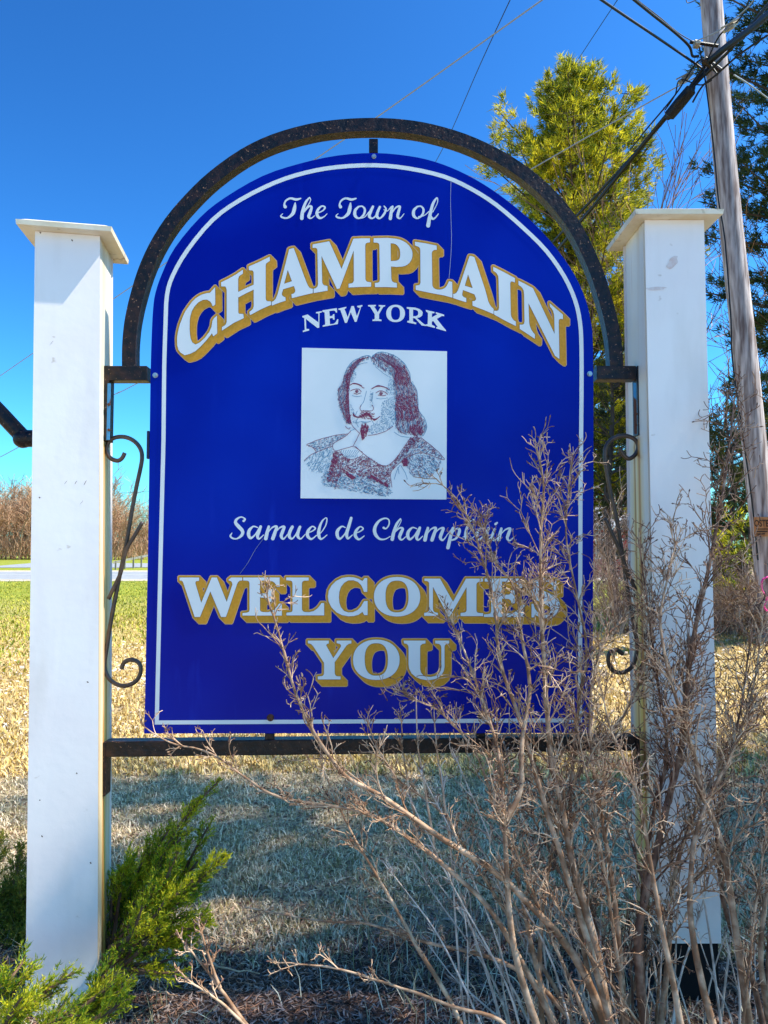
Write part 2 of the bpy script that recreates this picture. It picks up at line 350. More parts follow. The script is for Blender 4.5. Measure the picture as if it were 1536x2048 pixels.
# ------------------------------------------------------------------ the posts
def post(label, FL, FR, BL_or_BR, side, Yf, Yr, Yb, base_drop):
    """FL, FR, third: ((u,v) top, (u,v) bottom); side: which back corner is given"""
    fl = [P(*FL[0],Yf), P(*FL[1],Yf)]; fr = [P(*FR[0],Yr), P(*FR[1],Yr)]
    b = [P(*BL_or_BR[0],Yb), P(*BL_or_BR[1],Yb)]
    zt = fl[0][2]; zb = base_drop
    def atz(seg, z):
        t = (z-seg[0][2])/(seg[1][2]-seg[0][2]); return seg[0]+(seg[1]-seg[0])*t
    def ring(z, o):
        a = atz(fl,z); c = atz(fr,z); e = atz(b,z)
        if side=='R': br = e; bl = a+(br-c)
        else: bl = e; br = c+(bl-a)
        R = np.array([a,c,br,bl]); ctr = R.mean(0)
        out = []
        for k in range(4):
            e1 = R[k]-R[k-1]; e1/=np.linalg.norm(e1); e2 = R[k]-R[(k+1)%4]; e2/=np.linalg.norm(e2)
            out.append(R[k]+(e1+e2)*o)
        return out
    c0 = ring(zb,0)
    root = empty('sign_post', tuple(np.mean(c0,0)), label, 'post', 'posts of the welcome sign')
    names = ['front_board','side_board','back_board','side_board']
    T = .019
    Ro, Ri, To, Ti = ring(zb,0), ring(zb,-T), ring(zt,0), ring(zt,-T)
    for k in range(4):
        k2 = (k+1)%4; m = MB()
        a, b2 = Ro[k].copy(), Ro[k2].copy(); e = (b2-a)/np.linalg.norm(b2-a)
        ins = T*1.0+.0012 if k in (1,3) else 0.0     # side boards butt between front and back boards
        A = [Ro[k]+e*ins, Ro[k2]-e*ins]; B = [To[k]+e*ins, To[k2]-e*ins]
        inn = [Ri[k2]-e*(ins-T if ins else 0)*1, Ri[k]+e*(ins-T if ins else 0)]
        inn2 = [Ti[k2]-e*(ins-T if ins else 0), Ti[k]+e*(ins-T if ins else 0)]
        rec = np.zeros(3)
        if k in (1,3):
            nrm = np.cross(e,[0,0,1]); rec = -nrm*.0025
        m.prism([x+rec for x in A+inn], [x+rec for x in B+inn2])
        m.build(names[k], M['white_side'] if ((k==1 and side=='R') or (k==3 and side=='L')) else M['white'], root)
    # slab cap with overhang, a thin fascia lip, and a low raised plate
    o1 = .045; m = MB(); r0 = ring(zt, o1)
    up = np.array([0,0,1.])
    m.prism([p+up*.001 for p in r0], [p+up*.017 for p in ring(zt,o1+.002)]); m.build('cap', M['cap'], root)
    m = MB(); m.prism([p+up*.0175 for p in ring(zt,o1-.002)], [p+up*.030 for p in ring(zt,o1-.024)]); m.build('cap_plate', M['cap'], root)
    m = MB()
    a, c, br, bl = ring(zt,.0012); 
    return root, ring
lpost, lring = post('white boxed post with nicked front and slanting cap shadow, juniper growing round its foot',
    ((70,462),(51,1950)), ((200,462),(195,1950)), ((226,497),(222,1900)), 'R', -.125, -.085, .12, .0)
rpost, rring = post('white boxed post with rust-streaked side behind the bare shrub, standing on a black footing',
    ((1289,440),(1320,1887)), ((1408,440),(1443,1887)), ((1246,480),(1268,1850)), 'L', -.10, -.10, .125, float(P(1320,1887,-.1)[2]))
# black footing the right post stands on
g = rring(float(P(1320,1887,-.1)[2]), -.008)
m = MB(); zz = g[0][2]; m.prism([np.array([p[0],p[1],-.05]) for p in g], [np.array([p[0],p[1],zz-.002]) for p in g]); m.build('footing', M['black'], rpost)
# nail marks and chips on the left post
m = MB()
for (u0,v0,u1,v1) in [(104,692,110,684),(131,968,135,962),(150,968,153,962),(167,969,171,961),(84,995,86,997),(160,1008,165,1001),(175,894,178,891),(172,1364,175,1366),(152,1546,154,1548),(84,1596,86,1597),(88,1667,90,1670),(178,1727,180,1730),(92,1905,94,1904),(86,470,88,472),(181,463,184,466),(144,480,146,483)]:
    a, b2 = P(u0,v0,-.1), P(u1,v1,-.1)
    def yf(p):
        A = lring(p[2],0)[0]; Bq = lring(p[2],0)[1]; t = (p[0]-A[0])/(Bq[0]-A[0]); return A[1]+(Bq[1]-A[1])*t-.0012
    a[1]=yf(a); b2[1]=yf(b2); d=np.array([.0014,0,.0012])
    m = MB(); m.add([a-d,a+d,b2+d,b2-d],[(0,1,2,3)]); m.build('nail_mark', M['rustbolt'], lpost)
# smudges on the right post
M['smudge'] = mat('smudged_paint', (.66,.50,.44), (.74,.66,.62), rough=.6, scale=60)
for (u,v,rx,ry,an) in [(1345,525,8,16,-.6),(1312,577,20,3.5,.05)]:
    c = P(u,v,-.1013); V=[(c[0]+.00167*(rx*math.cos(t)*math.cos(an)-ry*math.sin(t)*math.sin(an))*(1+.2*math.sin(5*t)), -.1013, c[2]+.00167*(rx*math.cos(t)*math.sin(an)+ry*math.sin(t)*math.cos(an))) for t in np.linspace(0,2*PI,24,endpoint=False)]
    mesh('smudge', V, [tuple(range(24))], M['smudge'], rpost)

# ------------------------------------------------------------------ the sign: frame, panel, lettering
sign = empty('welcome_sign', (0.0,0.0,float(P(745,1495)[2])), 'big arched blue welcome sign with white lettering and engraved portrait in a rusty frame', 'sign')
ZERO = 0.0; YB = .018
def pcurve(pts, Y): return [P(u,v,Y) for u,v in pts]
# panel
out_l = [(288,1467),(290,1400),(293,1250),(296,1100),(299,900),(301,750),(303,680),(306,620),(311,585),(325,545),(350,495),(400,435),(450,395),(525,352),(600,327),(675,311),(750,306)]
out_r = [(818,312),(868,323),(918,342),(968,369),(1018,404),(1068,447),(1113,497),(1148,548),(1170,596),(1181,640),(1186,700),(1187,960),(1186,1200),(1184,1466)]
cut = smooth_path(out_l[5:]+out_r[:-2], 3); outline = [np.array(p,float) for p in out_l[:5]]+cut+[np.array(p,float) for p in out_r[-2:]]
def slab(name, pts, Y0, Y1, m, mside, parent):
    n = len(pts); A = [P(u,v,Y0) for u,v in pts]; B = [np.array([p[0],Y1,p[2]]) for p in A]
    mb = MB(); mb.add(A+B, [tuple(range(n))]+[tuple(range(2*n-1,n-1,-1))]+[(i,(i+1)%n+0,(i+1)%n+n,i+n)[::-1] for i in range(n)])
    o = mb.build(name, m, parent); o.data.materials.append(mside)
    for p in list(o.data.polygons)[2:]: p.material_index = 1
    return o
panel = slab('panel', outline, 0.0, YB, M['blue'], M['edge'], sign)
# border stripe ribbon
def ribbon(pts, wpx, Y, closed=False):
    pts = [np.array(p,float) for p in pts]; n = len(pts); V = []
    for i in range(n):
        a = pts[i]-pts[i-1] if (i>0 or closed) else pts[1]-pts[0]; b = pts[(i+1)%n]-pts[i] if (i<n-1 or closed) else a
        a = a/np.linalg.norm(a); b = b/np.linalg.norm(b); na = np.array([-a[1],a[0]]); nb = np.array([-b[1],b[0]])
        mm = na+nb; mm /= np.linalg.norm(mm); k = wpx/2/max(.4, mm@na)
        V += [P(*(pts[i]-mm*k),Y), P(*(pts[i]+mm*k),Y)]
    Fs = [(2*i,2*i+1,(2*i+3)%(2*n),(2*i+2)%(2*n)) for i in range(n if closed else n-1)]
    return V, Fs
bl = [(327,880),(328.5,735),(331,650),(334,590),(346,550),(375,500),(425,440),(480,400),(550,365),(612,345),(675,334),(750,330.5),(818,337),(888,353),(943,378),(993,410),(1048,457),(1093,502),(1128,552),(1150,600),(1160,645),(1163,700),(1163,800)]
bord = [(313.5,1445),(318,1250),(322,1080)]+[tuple(p) for p in smooth_path(bl,3)]+[(1161,1000),(1160,1440.5)]
V, Fs = ribbon(bord, 8.2, -.0016, True); mesh('border_stripe', V, Fs, M['vinyl'], sign)

# ---- lettering
def reg(ox, oy, s, pts): return [(ox+x/s, oy+y/s) for x,y in pts]
def ell(cx, cy, rx, ry, n=44, p=2.15, dirn=1):
    o = []
    for i in range(n):
        t = dirn*2*PI*i/n; c, s_ = math.cos(t), math.sin(t)
        o.append((cx+rx*math.copysign(abs(c)**(2/p),c), cy+ry*math.copysign(abs(s_)**(2/p),s_)))
    return o
r1=(340,520,5.486); r2=(540,460,5.486); r3=(780,460,7.68); r4=(900,500,6.144); w5=(345,1140,5.486); w6=(600,1140,5.486); w7=(830,1140,4.8); y8=(590,1260,4.6545); ny=(590,600,4.955)
R = lambda r, pts: reg(*r, pts)
top_line = [
 [R(r1,[(438,360),(495,295),(497,490),(468,508),(455,475),(440,455),(405,435),(360,438),(310,465),(265,515),(240,560),(225,610),(217,660),(215,760),(220,820),(228,865),(245,905),(280,927),(325,905),(380,855),(430,790),(455,735),(465,670),(480,640),(515,608),(518,805),(475,838),(460,805),(400,880),(340,945),(280,1000),(220,1030),(160,1045),(115,1015),(92,985),(80,940),(77,880),(79,840),(85,800),(96,750),(110,700),(127,655),(145,610),(165,568),(190,530),(217,492),(245,455),(275,425),(310,400),(340,383),(370,372),(410,362)])],
 [R(r1,[(560,245),(640,205),(720,160),(800,105),(800,150),(775,165),(757,180),(748,210),(748,350),(830,310),(918,270),(918,135),(905,115),(865,112),(865,70),(980,20),(1094,-37),(1097,10),(1070,28),(1055,40),(1050,65),(1050,420),(1055,443),(1070,452),(1110,455),(1110,492),(1000,540),(878,605),(870,570),(895,550),(910,535),(918,505),(918,325),(830,368),(748,412),(750,580),(760,590),(805,592),(810,638),(700,690),(570,775),(570,735),(595,722),(613,705),(622,680),(622,330),(615,305),(605,290),(562,290)])],
 [R(r2,[(210,210),(235,202),(260,197),(395,560),(412,600),(430,630),(445,640),(470,645),(470,692),(350,720),(240,748),(235,705),(262,695),(275,680),(278,660),(262,615),(145,650),(132,690),(130,710),(140,725),(170,740),(172,775),(95,800),(20,830),(20,790),(45,775),(62,755),(85,700)]), R(r2,[(195,440),(240,562),(155,590)])],
 [R(r2,[(467,158),(560,140),(650,123),(785,425),(915,95),(1005,90),(1097,90),(1097,135),(1065,140),(1050,150),(1045,170),(1047,540),(1053,556),(1065,567),(1110,575),(1110,622),(985,625),(862,632),(862,590),(895,585),(912,575),(920,555),(918,225),(765,640),(735,648),(565,285),(573,575),(580,595),(595,607),(630,615),(632,665),(550,680),(478,692),(478,645),(505,637),(520,620),(527,595),(520,225),(515,205),(500,195),(468,198)])],
 [R(r2,[(1137,90),(1220,87),(1290,86)])+R(r3,[(40,127),(100,134),(155,148),(205,170),(250,198),(290,235),(318,275),(335,310),(345,350),(345,400),(336,440),(320,475),(300,503),(270,532),(235,550),(190,562),(100,568),(15,560),(20,740),(25,770),(35,790),(60,805),(105,815),(108,884)])+R(r2,[(1270,626),(1152,627),(1150,582),(1185,577),(1200,567),(1205,545),(1200,165),(1193,148),(1180,140),(1137,137)]),
  R(r3,[(10,205),(45,206),(80,215),(108,235),(130,260),(148,295),(155,330),(158,370),(155,410),(146,438),(130,457),(108,468),(80,474),(12,477)])],
 [R(r3,[(382,178),(550,204),(718,240),(718,305),(680,307),(655,322),(642,350),(650,840),(655,865),(670,888),(692,905),(725,914),(760,915),(800,910),(830,898),(855,878),(875,852),(890,820),(905,785),(955,797),(960,1040),(830,1005),(640,970),(395,920),(395,852),(440,848),(460,835),(468,805),(465,320),(460,285),(445,262),(420,250),(385,240)])],
 [R(r4,[(240,72),(270,74),(300,88),(430,480),(455,570),(470,630),(490,672),(512,702),(537,725),(535,788),(410,735),(278,685),(275,628),(300,628),(318,612),(320,595),(300,545),(160,492),(150,540),(152,560),(168,578),(200,590),(200,642),(120,618),(38,590),(40,540),(62,537),(82,520),(100,490)]), R(r4,[(222,300),(278,468),(182,438)])],
 [R(r4,[(530,205),(660,270),(798,345),(798,400),(770,388),(750,388),(740,405),(740,420),(748,790),(754,820),(768,845),(785,865),(810,880),(810,935),(680,870),(542,793),(540,745),(575,748),(595,738),(603,705),(595,345),(590,315),(575,290),(558,272),(532,258)])],
 [R(r4,[(840,375),(930,420),(1020,470),(1285,1030),(1282,840),(1278,790),(1265,745),(1250,720),(1230,700),(1222,650),(1300,720),(1388,795),(1388,850),(1358,846),(1340,855),(1336,885),(1345,1340),(1290,1300),(965,655),(973,890),(980,930),(1000,980),(1020,1010),(1045,1040),(1042,1092),(950,1030),(858,970),(855,915),(888,918),(908,908),(915,880),(910,545),(905,500),(890,470),(870,448),(842,430)])],
]
Eg = [(775,82),(1175,82),(1175,185),(1145,185),(1135,160),(1120,140),(1098,125),(1070,118),(960,115),(960,258),(1020,258),(1040,255),(1052,240),(1055,212),(1095,212),(1095,350),(1062,350),(1055,322),(1035,305),(960,300),(960,440),(970,455),(1000,462),(1050,462),(1090,450),(1120,432),(1150,400),(1170,368),(1200,368),(1200,500),(768,500),(768,472),(815,468),(838,458),(845,440),(845,145),(838,125),(820,117),(775,115)]
def remap(pts, x0, x1, y0=None, y1=None):
    a = np.array(pts); mn = a.min(0); mx = a.max(0); y0 = mn[1] if y0 is None else y0; y1 = mx[1] if y1 is None else y1
    return [(x0+(x-mn[0])/(mx[0]-mn[0])*(x1-x0), y0+(y-mn[1])/(mx[1]-mn[1])*(y1-y0)) for x,y in pts]
S_ = [tuple(p) for p in smooth_path([(.86,.03),(.86,.30),(.80,.30)],1)]+[tuple(p) for p in smooth_path([(.74,.18),(.60,.10),(.44,.08),(.33,.14),(.33,.24),(.46,.32),(.70,.40),(.90,.50),(.98,.65),(.96,.80),(.84,.93),(.66,1.0),(.46,1.0),(.28,.96),(.16,.91)],4)]+[(.12,.98),(.05,.98),(.05,.64),(.11,.64)]+[tuple(p) for p in smooth_path([(.16,.76),(.28,.87),(.46,.92),(.60,.90),(.67,.83),(.66,.74),(.54,.66),(.30,.58),(.12,.49),(.04,.36),(.06,.20),(.16,.07),(.34,0.0),(.52,.0),(.68,.05),(.74,.09)],4)]+[(.79,.03)]
welcomes = [
 [R(w5,[(78,82),(292,82),(292,118),(262,122),(252,133),(252,150),(315,360),(430,82),(487,82),(595,350),(657,160),(653,135),(640,122),(615,115),(615,105),(645,82),(765,82),(765,115),(738,118),(722,130),(710,150),(587,515),(533,515),(415,235),(302,515),(243,515),(120,145),(110,125),(98,117),(78,115)])],
 [R(w5,Eg)],
 [R(w5,[(1247,82),(1495,82),(1495,115),(1445,118),(1427,126),(1420,145),(1420,430),(1428,450),(1450,461),(1499,462),(1549,450),(1589,422),(1614,393),(1634,362),(1664,362),(1664,498),(1250,498),(1250,468),(1295,464),(1312,455),(1317,440),(1317,145),(1310,125),(1295,117),(1247,112)])],
 [R(w6,[(710,88),(738,88),(738,240),(700,240),(690,205),(670,165),(635,130),(585,113),(530,115),(485,140),(450,185),(432,240),(427,300),(432,360),(450,410),(485,450),(530,465),(580,462),(630,440),(670,400),(692,360),(705,340),(742,340),(742,495),(705,495),(685,460),(640,492),(590,505),(530,508),(460,495),(400,465),(345,410),(315,350),(305,290),(315,225),(345,170),(395,120),(460,87),(530,76),(590,80),(640,95),(685,120)])],
 [R(w6,ell(1065,293,254,217)), R(w6,ell(1064,291,126,174,p=2.5))],
 [R(w7,[(90,82),(240,82),(365,305),(490,82),(652,82),(652,110),(612,114),(596,122),(590,138),(590,392),(597,406),(615,412),(655,415),(655,443),(437,443),(437,412),(475,408),(490,400),(495,385),(495,165),(335,445),(318,445),(172,160),(172,370),(178,395),(192,406),(220,412),(220,440),(88,440),(88,412),(115,407),(130,397),(135,380),(135,130),(130,114),(115,106),(90,105)])],
 [remap(Eg, 968, 1049, 1157, 1234)],
 [[(1060+x*61, 1156.5+y*80) for x,y in S_]],
]
you = [
 [R(y8,[(120,98),(315,98),(315,125),(298,130),(290,142),(357,262),(427,155),(427,138),(415,128),(388,123),(388,98),(525,98),(525,125),(500,130),(480,145),(370,300),(370,405),(377,422),(390,430),(425,432),(425,460),(212,460),(212,432),(250,429),(263,422),(270,405),(270,305),(168,150),(152,133),(138,126),(120,125)])],
 [R(y8,ell(757,277,217,188)), R(y8,ell(757,274,108,151,p=2.5))],
 [R(y8,[(1010,98),(1215,98),(1215,125),(1185,130),(1168,145),(1165,170),(1165,365),(1172,395),(1190,418),(1225,434),(1265,437),(1305,428),(1338,408),(1356,380),(1362,345),(1362,165),(1357,145),(1342,130),(1305,125),(1305,98),(1435,98),(1435,125),(1410,130),(1396,140),(1392,160),(1392,345),(1385,380),(1368,412),(1335,443),(1300,458),(1260,465),(1215,465),(1170,457),(1125,438),(1085,405),(1062,360),(1057,320),(1057,165),(1053,145),(1040,130),(1015,125)])],
]
newyork = [
 [R(ny,[(72,160),(125,143),(232,222),(232,135),(208,130),(208,120),(265,110),(265,122),(243,130),(240,275),(222,277),(108,188),(112,285),(140,288),(140,302),(78,318),(78,305),(97,297),(92,178),(75,172)])],
 [R(ny,[(270,103),(415,80),(417,125),(405,125),(398,110),(385,103),(340,110),(343,160),(370,157),(378,140),(390,140),(392,195),(380,195),(372,178),(343,182),(347,240),(385,235),(405,218),(418,190),(430,190),(425,238),(275,265),(275,252),(300,243),(293,122),(273,118)])],
 [R(ny,[(430,85),(508,67),(508,80),(490,88),(522,170),(560,60),(583,60),(612,158),(645,80),(617,70),(617,58),(668,50),(668,62),(655,68),(610,215),(592,217),(553,120),(515,225),(495,227),(450,100),(432,97)])],
 [R(ny,[(725,50),(800,48),(802,60),(785,65),(820,120),(850,68),(830,62),(830,50),(893,52),(893,62),(875,68),(833,140),(833,190),(857,195),(857,208),(768,208),(768,195),(790,190),(790,140),(745,68),(725,62)])],
 [R(ny,ell(997,133,93,86,32)), R(ny,ell(997,133,45,65,28,p=2.4))],
 [R(ny,[(1107,70),(1190,75),(1235,90),(1258,108),(1265,125),(1262,150),(1248,165),(1235,172),(1208,178),(1280,240),(1297,245),(1297,258),(1255,252),(1190,182),(1168,180),(1170,213),(1203,225),(1200,240),(1112,222),(1113,208),(1133,203),(1133,92),(1110,85)]), R(ny,[(1170,95),(1200,98),(1218,110),(1222,128),(1218,148),(1200,160),(1170,160)])],
 [R(ny,[(1295,98),(1382,118),(1382,130),(1358,132),(1356,172),(1410,142),(1395,134),(1395,120),(1478,145),(1478,160),(1455,158),(1405,187),(1475,275),(1495,298),(1497,310),(1400,282),(1400,268),(1415,268),(1370,208),(1356,215),(1356,245),(1388,262),(1385,277),(1297,255),(1297,243),(1315,238),(1318,128),(1297,112)])],
]
def hull(pts):
    pts = sorted(set((round(p[0],4),round(p[1],4)) for p in pts))
    if len(pts)<3: return pts
    def half(ps):
        h = []
        for p in ps:
            while len(h)>=2 and (h[-1][0]-h[-2][0])*(p[1]-h[-2][1])-(h[-1][1]-h[-2][1])*(p[0]-h[-2][0])<=1e-9: h.pop()
            h.append(p)
        return h
    a = half(pts); b = half(pts[::-1]); return a[:-1]+b[:-1]
def union_mesh(regions, Y, name, m, parent):
    """regions: list of ring-lists (even-odd inside one region, union over regions), in photo pixels -> one flat mesh on plane Y"""
    verts, edges, idx = [], [], {}
    for rings in regions:
        for ring in rings:
            ids = []
            for p in ring:
                k = (round(p[0],2),round(p[1],2))
                if k not in idx: idx[k] = len(verts); verts.append(Vector(k))
                if not ids or ids[-1]!=idx[k]: ids.append(idx[k])
            edges += [(ids[i],ids[(i+1)%len(ids)]) for i in range(len(ids)) if ids[i]!=ids[(i+1)%len(ids)]]
    res = delaunay_2d_cdt(verts, edges, [], 0, 1e-4)
    vo, fo = np.array([tuple(v) for v in res[0]]), [tuple(f) for f in res[2] if len(f)==3]
    ft = np.array(fo); cen = vo[ft].mean(1); inside = np.zeros(len(ft),bool)
    for rings in regions:
        allp = np.concatenate([np.array(r) for r in rings]); mn, mx = allp.min(0), allp.max(0)
        sel = np.where((~inside)&(cen[:,0]>=mn[0])&(cen[:,0]<=mx[0])&(cen[:,1]>=mn[1])&(cen[:,1]<=mx[1]))[0]
        if not len(sel): continue
        c = cen[sel]; ins = np.zeros(len(sel),bool)
        for ring in rings:
            a = np.array(ring); b = np.roll(a,-1,0)
            for (x1,y1),(x2,y2) in zip(a,b):
                if y1==y2: continue
                cr = ((y1>c[:,1])!=(y2>c[:,1]))&(c[:,0]<(x2-x1)*(c[:,1]-y1)/(y2-y1)+x1); ins ^= cr
        inside[sel[ins]] = True
    ft = ft[inside]; V = np.array([P(u,v,Y) for u,v in vo])
    a, b, c = V[ft[:,0]], V[ft[:,1]], V[ft[:,2]]; fl = np.cross(b-a,c-a)[:,1]>0; ft[fl] = ft[fl][:,::-1]
    return mesh(name, V, ft, m, parent)
OCT = [(math.cos(a),math.sin(a)) for a in np.arange(8)*PI/4+PI/8]
def swept(line, v, r):
    regs = []
    for rings in line:
        regs.append(rings)
        for ring in rings:
            n = len(ring)
            for i in range(n):
                p, q = ring[i], ring[(i+1)%n]
                base = [p,q]+([(p[0]+v[0],p[1]+v[1]),(q[0]+v[0],q[1]+v[1])] if v else [])
                regs.append([hull([(b[0]+o[0]*r*1.06,b[1]+o[1]*r*1.06) for b in base for o in OCT])])
    return regs
for line in (top_line, welcomes, you):
    union_mesh(swept(line,(10,10.3),4.7), -.0014, 'letter_rim', M['rim'], sign)
    union_mesh(swept(line,(10,10.3),3.6), -.0022, 'letter_shadow', M['gold'], sign)
    union_mesh(swept(line,None,.55), -.0030, 'letter_outline', M['line'], sign)
    union_mesh(line, -.0038, 'lettering', M['vinyl'], sign)
union_mesh(newyork, -.0016, 'lettering', M['vinyl'], sign)
def brush(strokes, r, dx=0, dy=0):
    ox,oy,s = r; regs = []
    for st in strokes:
        a = smooth_path([np.array(p,float) for p in st], 4)
        for i in range(len(a)-1):
            c = []
            for (x,y,wd) in (a[i],a[i+1]):
                wd = max(wd,5)
                for k in range(10):
                    t = 2*PI*k/10; c.append((ox+(x+dx+wd*.5*math.cos(t))/s, oy+(y+dy+wd*.5*math.sin(t))/s))
            regs.append([hull(c)])
    return regs
q1 = (550,380,4.5176)
Tg = [[(92,152,30),(84,128,16),(100,95,16),(140,75,18),(190,86,22),(232,76,12)], [(182,118,12),(176,165,32),(160,215,30),(112,252,16),(68,248,16),(52,235,12),(70,214,6)]]
hg = [[(242,256,32),(250,190,30),(278,110,22),(312,68,12)], [(312,68,10),(322,90,8),(298,140,8),(255,190,8)], [(255,210,8),(300,152,18),(330,152,20),(318,200,28),(304,240,26),(325,256,12),(358,232,8)]]
eg = [[(385,208,10),(430,188,12),(452,158,16),(425,145,14),(392,172,22),(378,215,28),(400,252,22),(435,246,12),(470,215,7)]]
og = [[(755,150,16),(724,185,26),(724,232,28),(758,256,14),(800,225,20),(812,178,20),(790,148,14),(755,150,14)], [(758,256,10),(810,244,8),(850,195,8)]]
wg = [[(885,150,22),(862,200,28),(852,238,26),(880,256,14),(918,222,14),(948,152,20),(925,205,26),(922,240,26),(948,256,14),(985,218,20),(1003,172,16),(985,145,10)]]
ng = [[(985,178,8),(1015,190,8),(1050,152,12)], [(1062,150,20),(1050,200,28),(1042,258,30)], [(1050,220,8),(1090,160,14),(1128,150,20),(1115,200,26),(1108,240,24),(1130,256,12),(1165,215,7)]]
fg = [[(1384,322,36),(1400,230,30),(1425,130,26),(1458,74,14),(1470,84,9),(1464,125,8),(1425,200,8)], [(1295,240,8),(1345,232,8),(1390,195,10)], [(1400,215,12),(1420,258,22),(1446,252,14),(1476,216,8)]]
reg_ = brush(Tg,q1)+brush(hg,q1)+brush(eg,q1)+brush(Tg,q1,500,0)+brush(og,q1)+brush(wg,q1)+brush(ng,q1)+brush(og[:1],q1,530,0)+brush(fg,q1)
union_mesh(reg_, -.0016, 'lettering', M['vinyl'], sign)
qa = (450,1020,5.12); qb = (740,1020,5.12)
Sg = [[(190,112,24),(206,92,16),(165,72,14),(120,95,24),(108,130,32),(142,172,38),(180,218,34),(168,262,28),(120,294,14),(75,288,18),(55,265,18),(72,235,7)]]
ag = [[(335,180,10),(290,168,16),(248,210,32),(242,258,34),(265,288,24),(310,250,14),(350,185,14)], [(365,170,28),(348,220,34),(332,268,32),(350,295,18),(395,255,9)]]
mg = [[(448,170,26),(430,235,36),(418,292,38)], [(435,240,9),(480,182,14),(528,170,26),(510,235,36),(490,292,38)], [(515,235,9),(560,182,14),(606,172,26),(590,220,34),(575,268,32),(600,296,18),(640,250,9)]]
ug = [[(690,172,30),(665,220,34),(657,268,32),(685,295,18),(725,252,14),(768,172,26),(750,220,32),(745,268,30),(775,295,16),(820,250,9)]]
eg2 = [[(840,235,9),(890,218,12),(925,188,16),(892,168,14),(852,212,30),(845,262,34),(882,298,20),(935,262,10)]]
lg = [[(930,262,9),(975,240,9),(1028,165,12),(1044,95,12),(1028,82,10),(992,120,18),(965,190,30),(960,258,34),(985,298,18),(1045,255,8)]]
dg = [[(1232,180,10),(1195,168,16),(1153,212,32),(1150,262,34),(1175,296,22),(1220,255,14),(1258,190,14)], [(1292,82,28),(1268,165,34),(1246,240,34),(1258,292,22),(1305,255,9)]]
Cg = [[(140,182,24),(165,190,14),(194,150,14),(192,100,14),(150,85,16),(90,115,24),(50,180,34),(52,240,36),(92,292,24),(150,300,14),(208,270,9)]]
hg2 = [[(228,300,36),(245,220,34),(275,140,26),(312,90,14)], [(312,90,11),(318,112,9),(290,170,9),(245,235,8)], [(245,240,9),(300,186,16),(335,192,26),(315,240,34),(302,280,30),(325,306,16),(370,270,9)]]
pg = [[(785,260,9),(835,200,12)], [(850,185,28),(830,250,34),(798,385,38)], [(840,240,9),(882,194,16),(915,198,28),(910,240,32),(882,290,22),(840,308,18)]]
ig = [[(1240,260,8),(1275,200,14)],[(1278,198,28),(1258,250,32),(1252,288,30),(1278,312,16),(1322,272,9)], [(1285,144,26),(1302,130,18)]]
ng2 = [[(1345,190,26),(1330,250,36),(1318,305,38)],[(1335,255,9),(1385,202,14),(1435,190,26),(1420,240,34),(1406,286,30),(1430,314,16),(1475,275,8)]]
reg_ = brush(Sg,qa)+brush(ag,qa)+brush(mg,qa)+brush(ug,qa)+brush(eg2,qa)+brush(lg,qa)+brush(dg,qa)+brush(eg2,qa,490,3)+brush(Cg,qb)+brush(hg2,qb)+brush(ag,qb,145,12)+brush(mg,qb,145,14)+brush(pg,qb)+brush(lg,qb,22,15)+brush(ag,qb,850,17)+brush(ig,qb)+brush(ng2,qb)
union_mesh(reg_, -.0016, 'lettering', M['vinyl'], sign)

# ---- portrait print: a plain engraved bust of a long-haired man, drawn with pen strokes
card = slab('portrait', [(604,695.5),(894,702.5),(893,999),(601,996.5)], -.0012, -.0002, M['card'], M['card'], sign)
zs = 4.518
def zp(p): return (580+p[0]/zs, 680+p[1]/zs)
pr = np.random.default_rng(3)
inks = {'maroon': ([],[]), 'teal': ([],[])}
def stroke(ink, pts, wd):
    V, Fs = inks[ink]; n0 = len(V)
    v, f = ribbon([zp(p) for p in pts], wd, -.0020-pr.uniform(0,.0008)-(0.0009 if ink=='maroon' else 0)); V.extend(v); Fs.extend([tuple(i+n0 for i in q) for q in f])
def inpoly(p, poly):
    ins = False; n = len(poly)
    for i in range(n):
        x1,y1 = poly[i]; x2,y2 = poly[(i+1)%n]
        if (y1>p[1])!=(y2>p[1]) and p[0]<(x2-x1)*(p[1]-y1)/(y2-y1)+x1: ins = not ins
    return ins
def hatch(ink, poly, n, ang, L=26, wd=.8, jit=.25, curl=.4):
    mn = np.min(poly,0); mx = np.max(poly,0); k = 0; tries = 0; n = int(n*1.55); L = L*.8
    while k < n and tries < n*12:
        tries += 1; p = pr.uniform(mn,mx)
        if not inpoly(p,poly): continue
        a = (ang(p) if callable(ang) else ang)+pr.normal(0,jit); l = L*pr.uniform(.5,1.2); c = curl*pr.normal(0,1)
        d1 = np.array([math.cos(a-c),math.sin(a-c)]); d2 = np.array([math.cos(a+c),math.sin(a+c)])
        stroke(ink, [p-d1*l/2, p, p+d2*l/2], wd*.72*pr.uniform(.7,1.3)); k += 1
def lines(ink, lst, wd):
    for l in lst:
        s = smooth_path(l, 4); stroke(ink, [x+pr.normal(0,1.0,2) for x in s], wd)
hair_r = [(735,150),(800,115),(870,120),(950,150),(1020,200),(1065,270),(1085,350),(1130,420),(1150,520),(1160,620),(1200,700),(1235,780),(1215,850),(1150,875),(1080,850),(1010,850),(955,790),(945,680),(955,560),(945,450),(930,330),(880,300),(830,265),(760,225),(720,190)]
hair_rd = [(930,230),(1040,250),(1085,360),(1080,410),(940,400)]
hair_rd2 = [(960,500),(1120,490),(1150,600),(1160,700),(1060,730),(950,700)]
hair_rd3 = [(1080,770),(1170,760),(1215,830),(1150,870),(1080,850)]
hair_l = [(725,150),(650,150),(580,190),(530,240),(490,320),(470,400),(430,450),(430,540),(450,620),(480,700),(520,760),(550,770),(530,640),(525,500),(535,400),(580,270),(640,200),(715,165)]
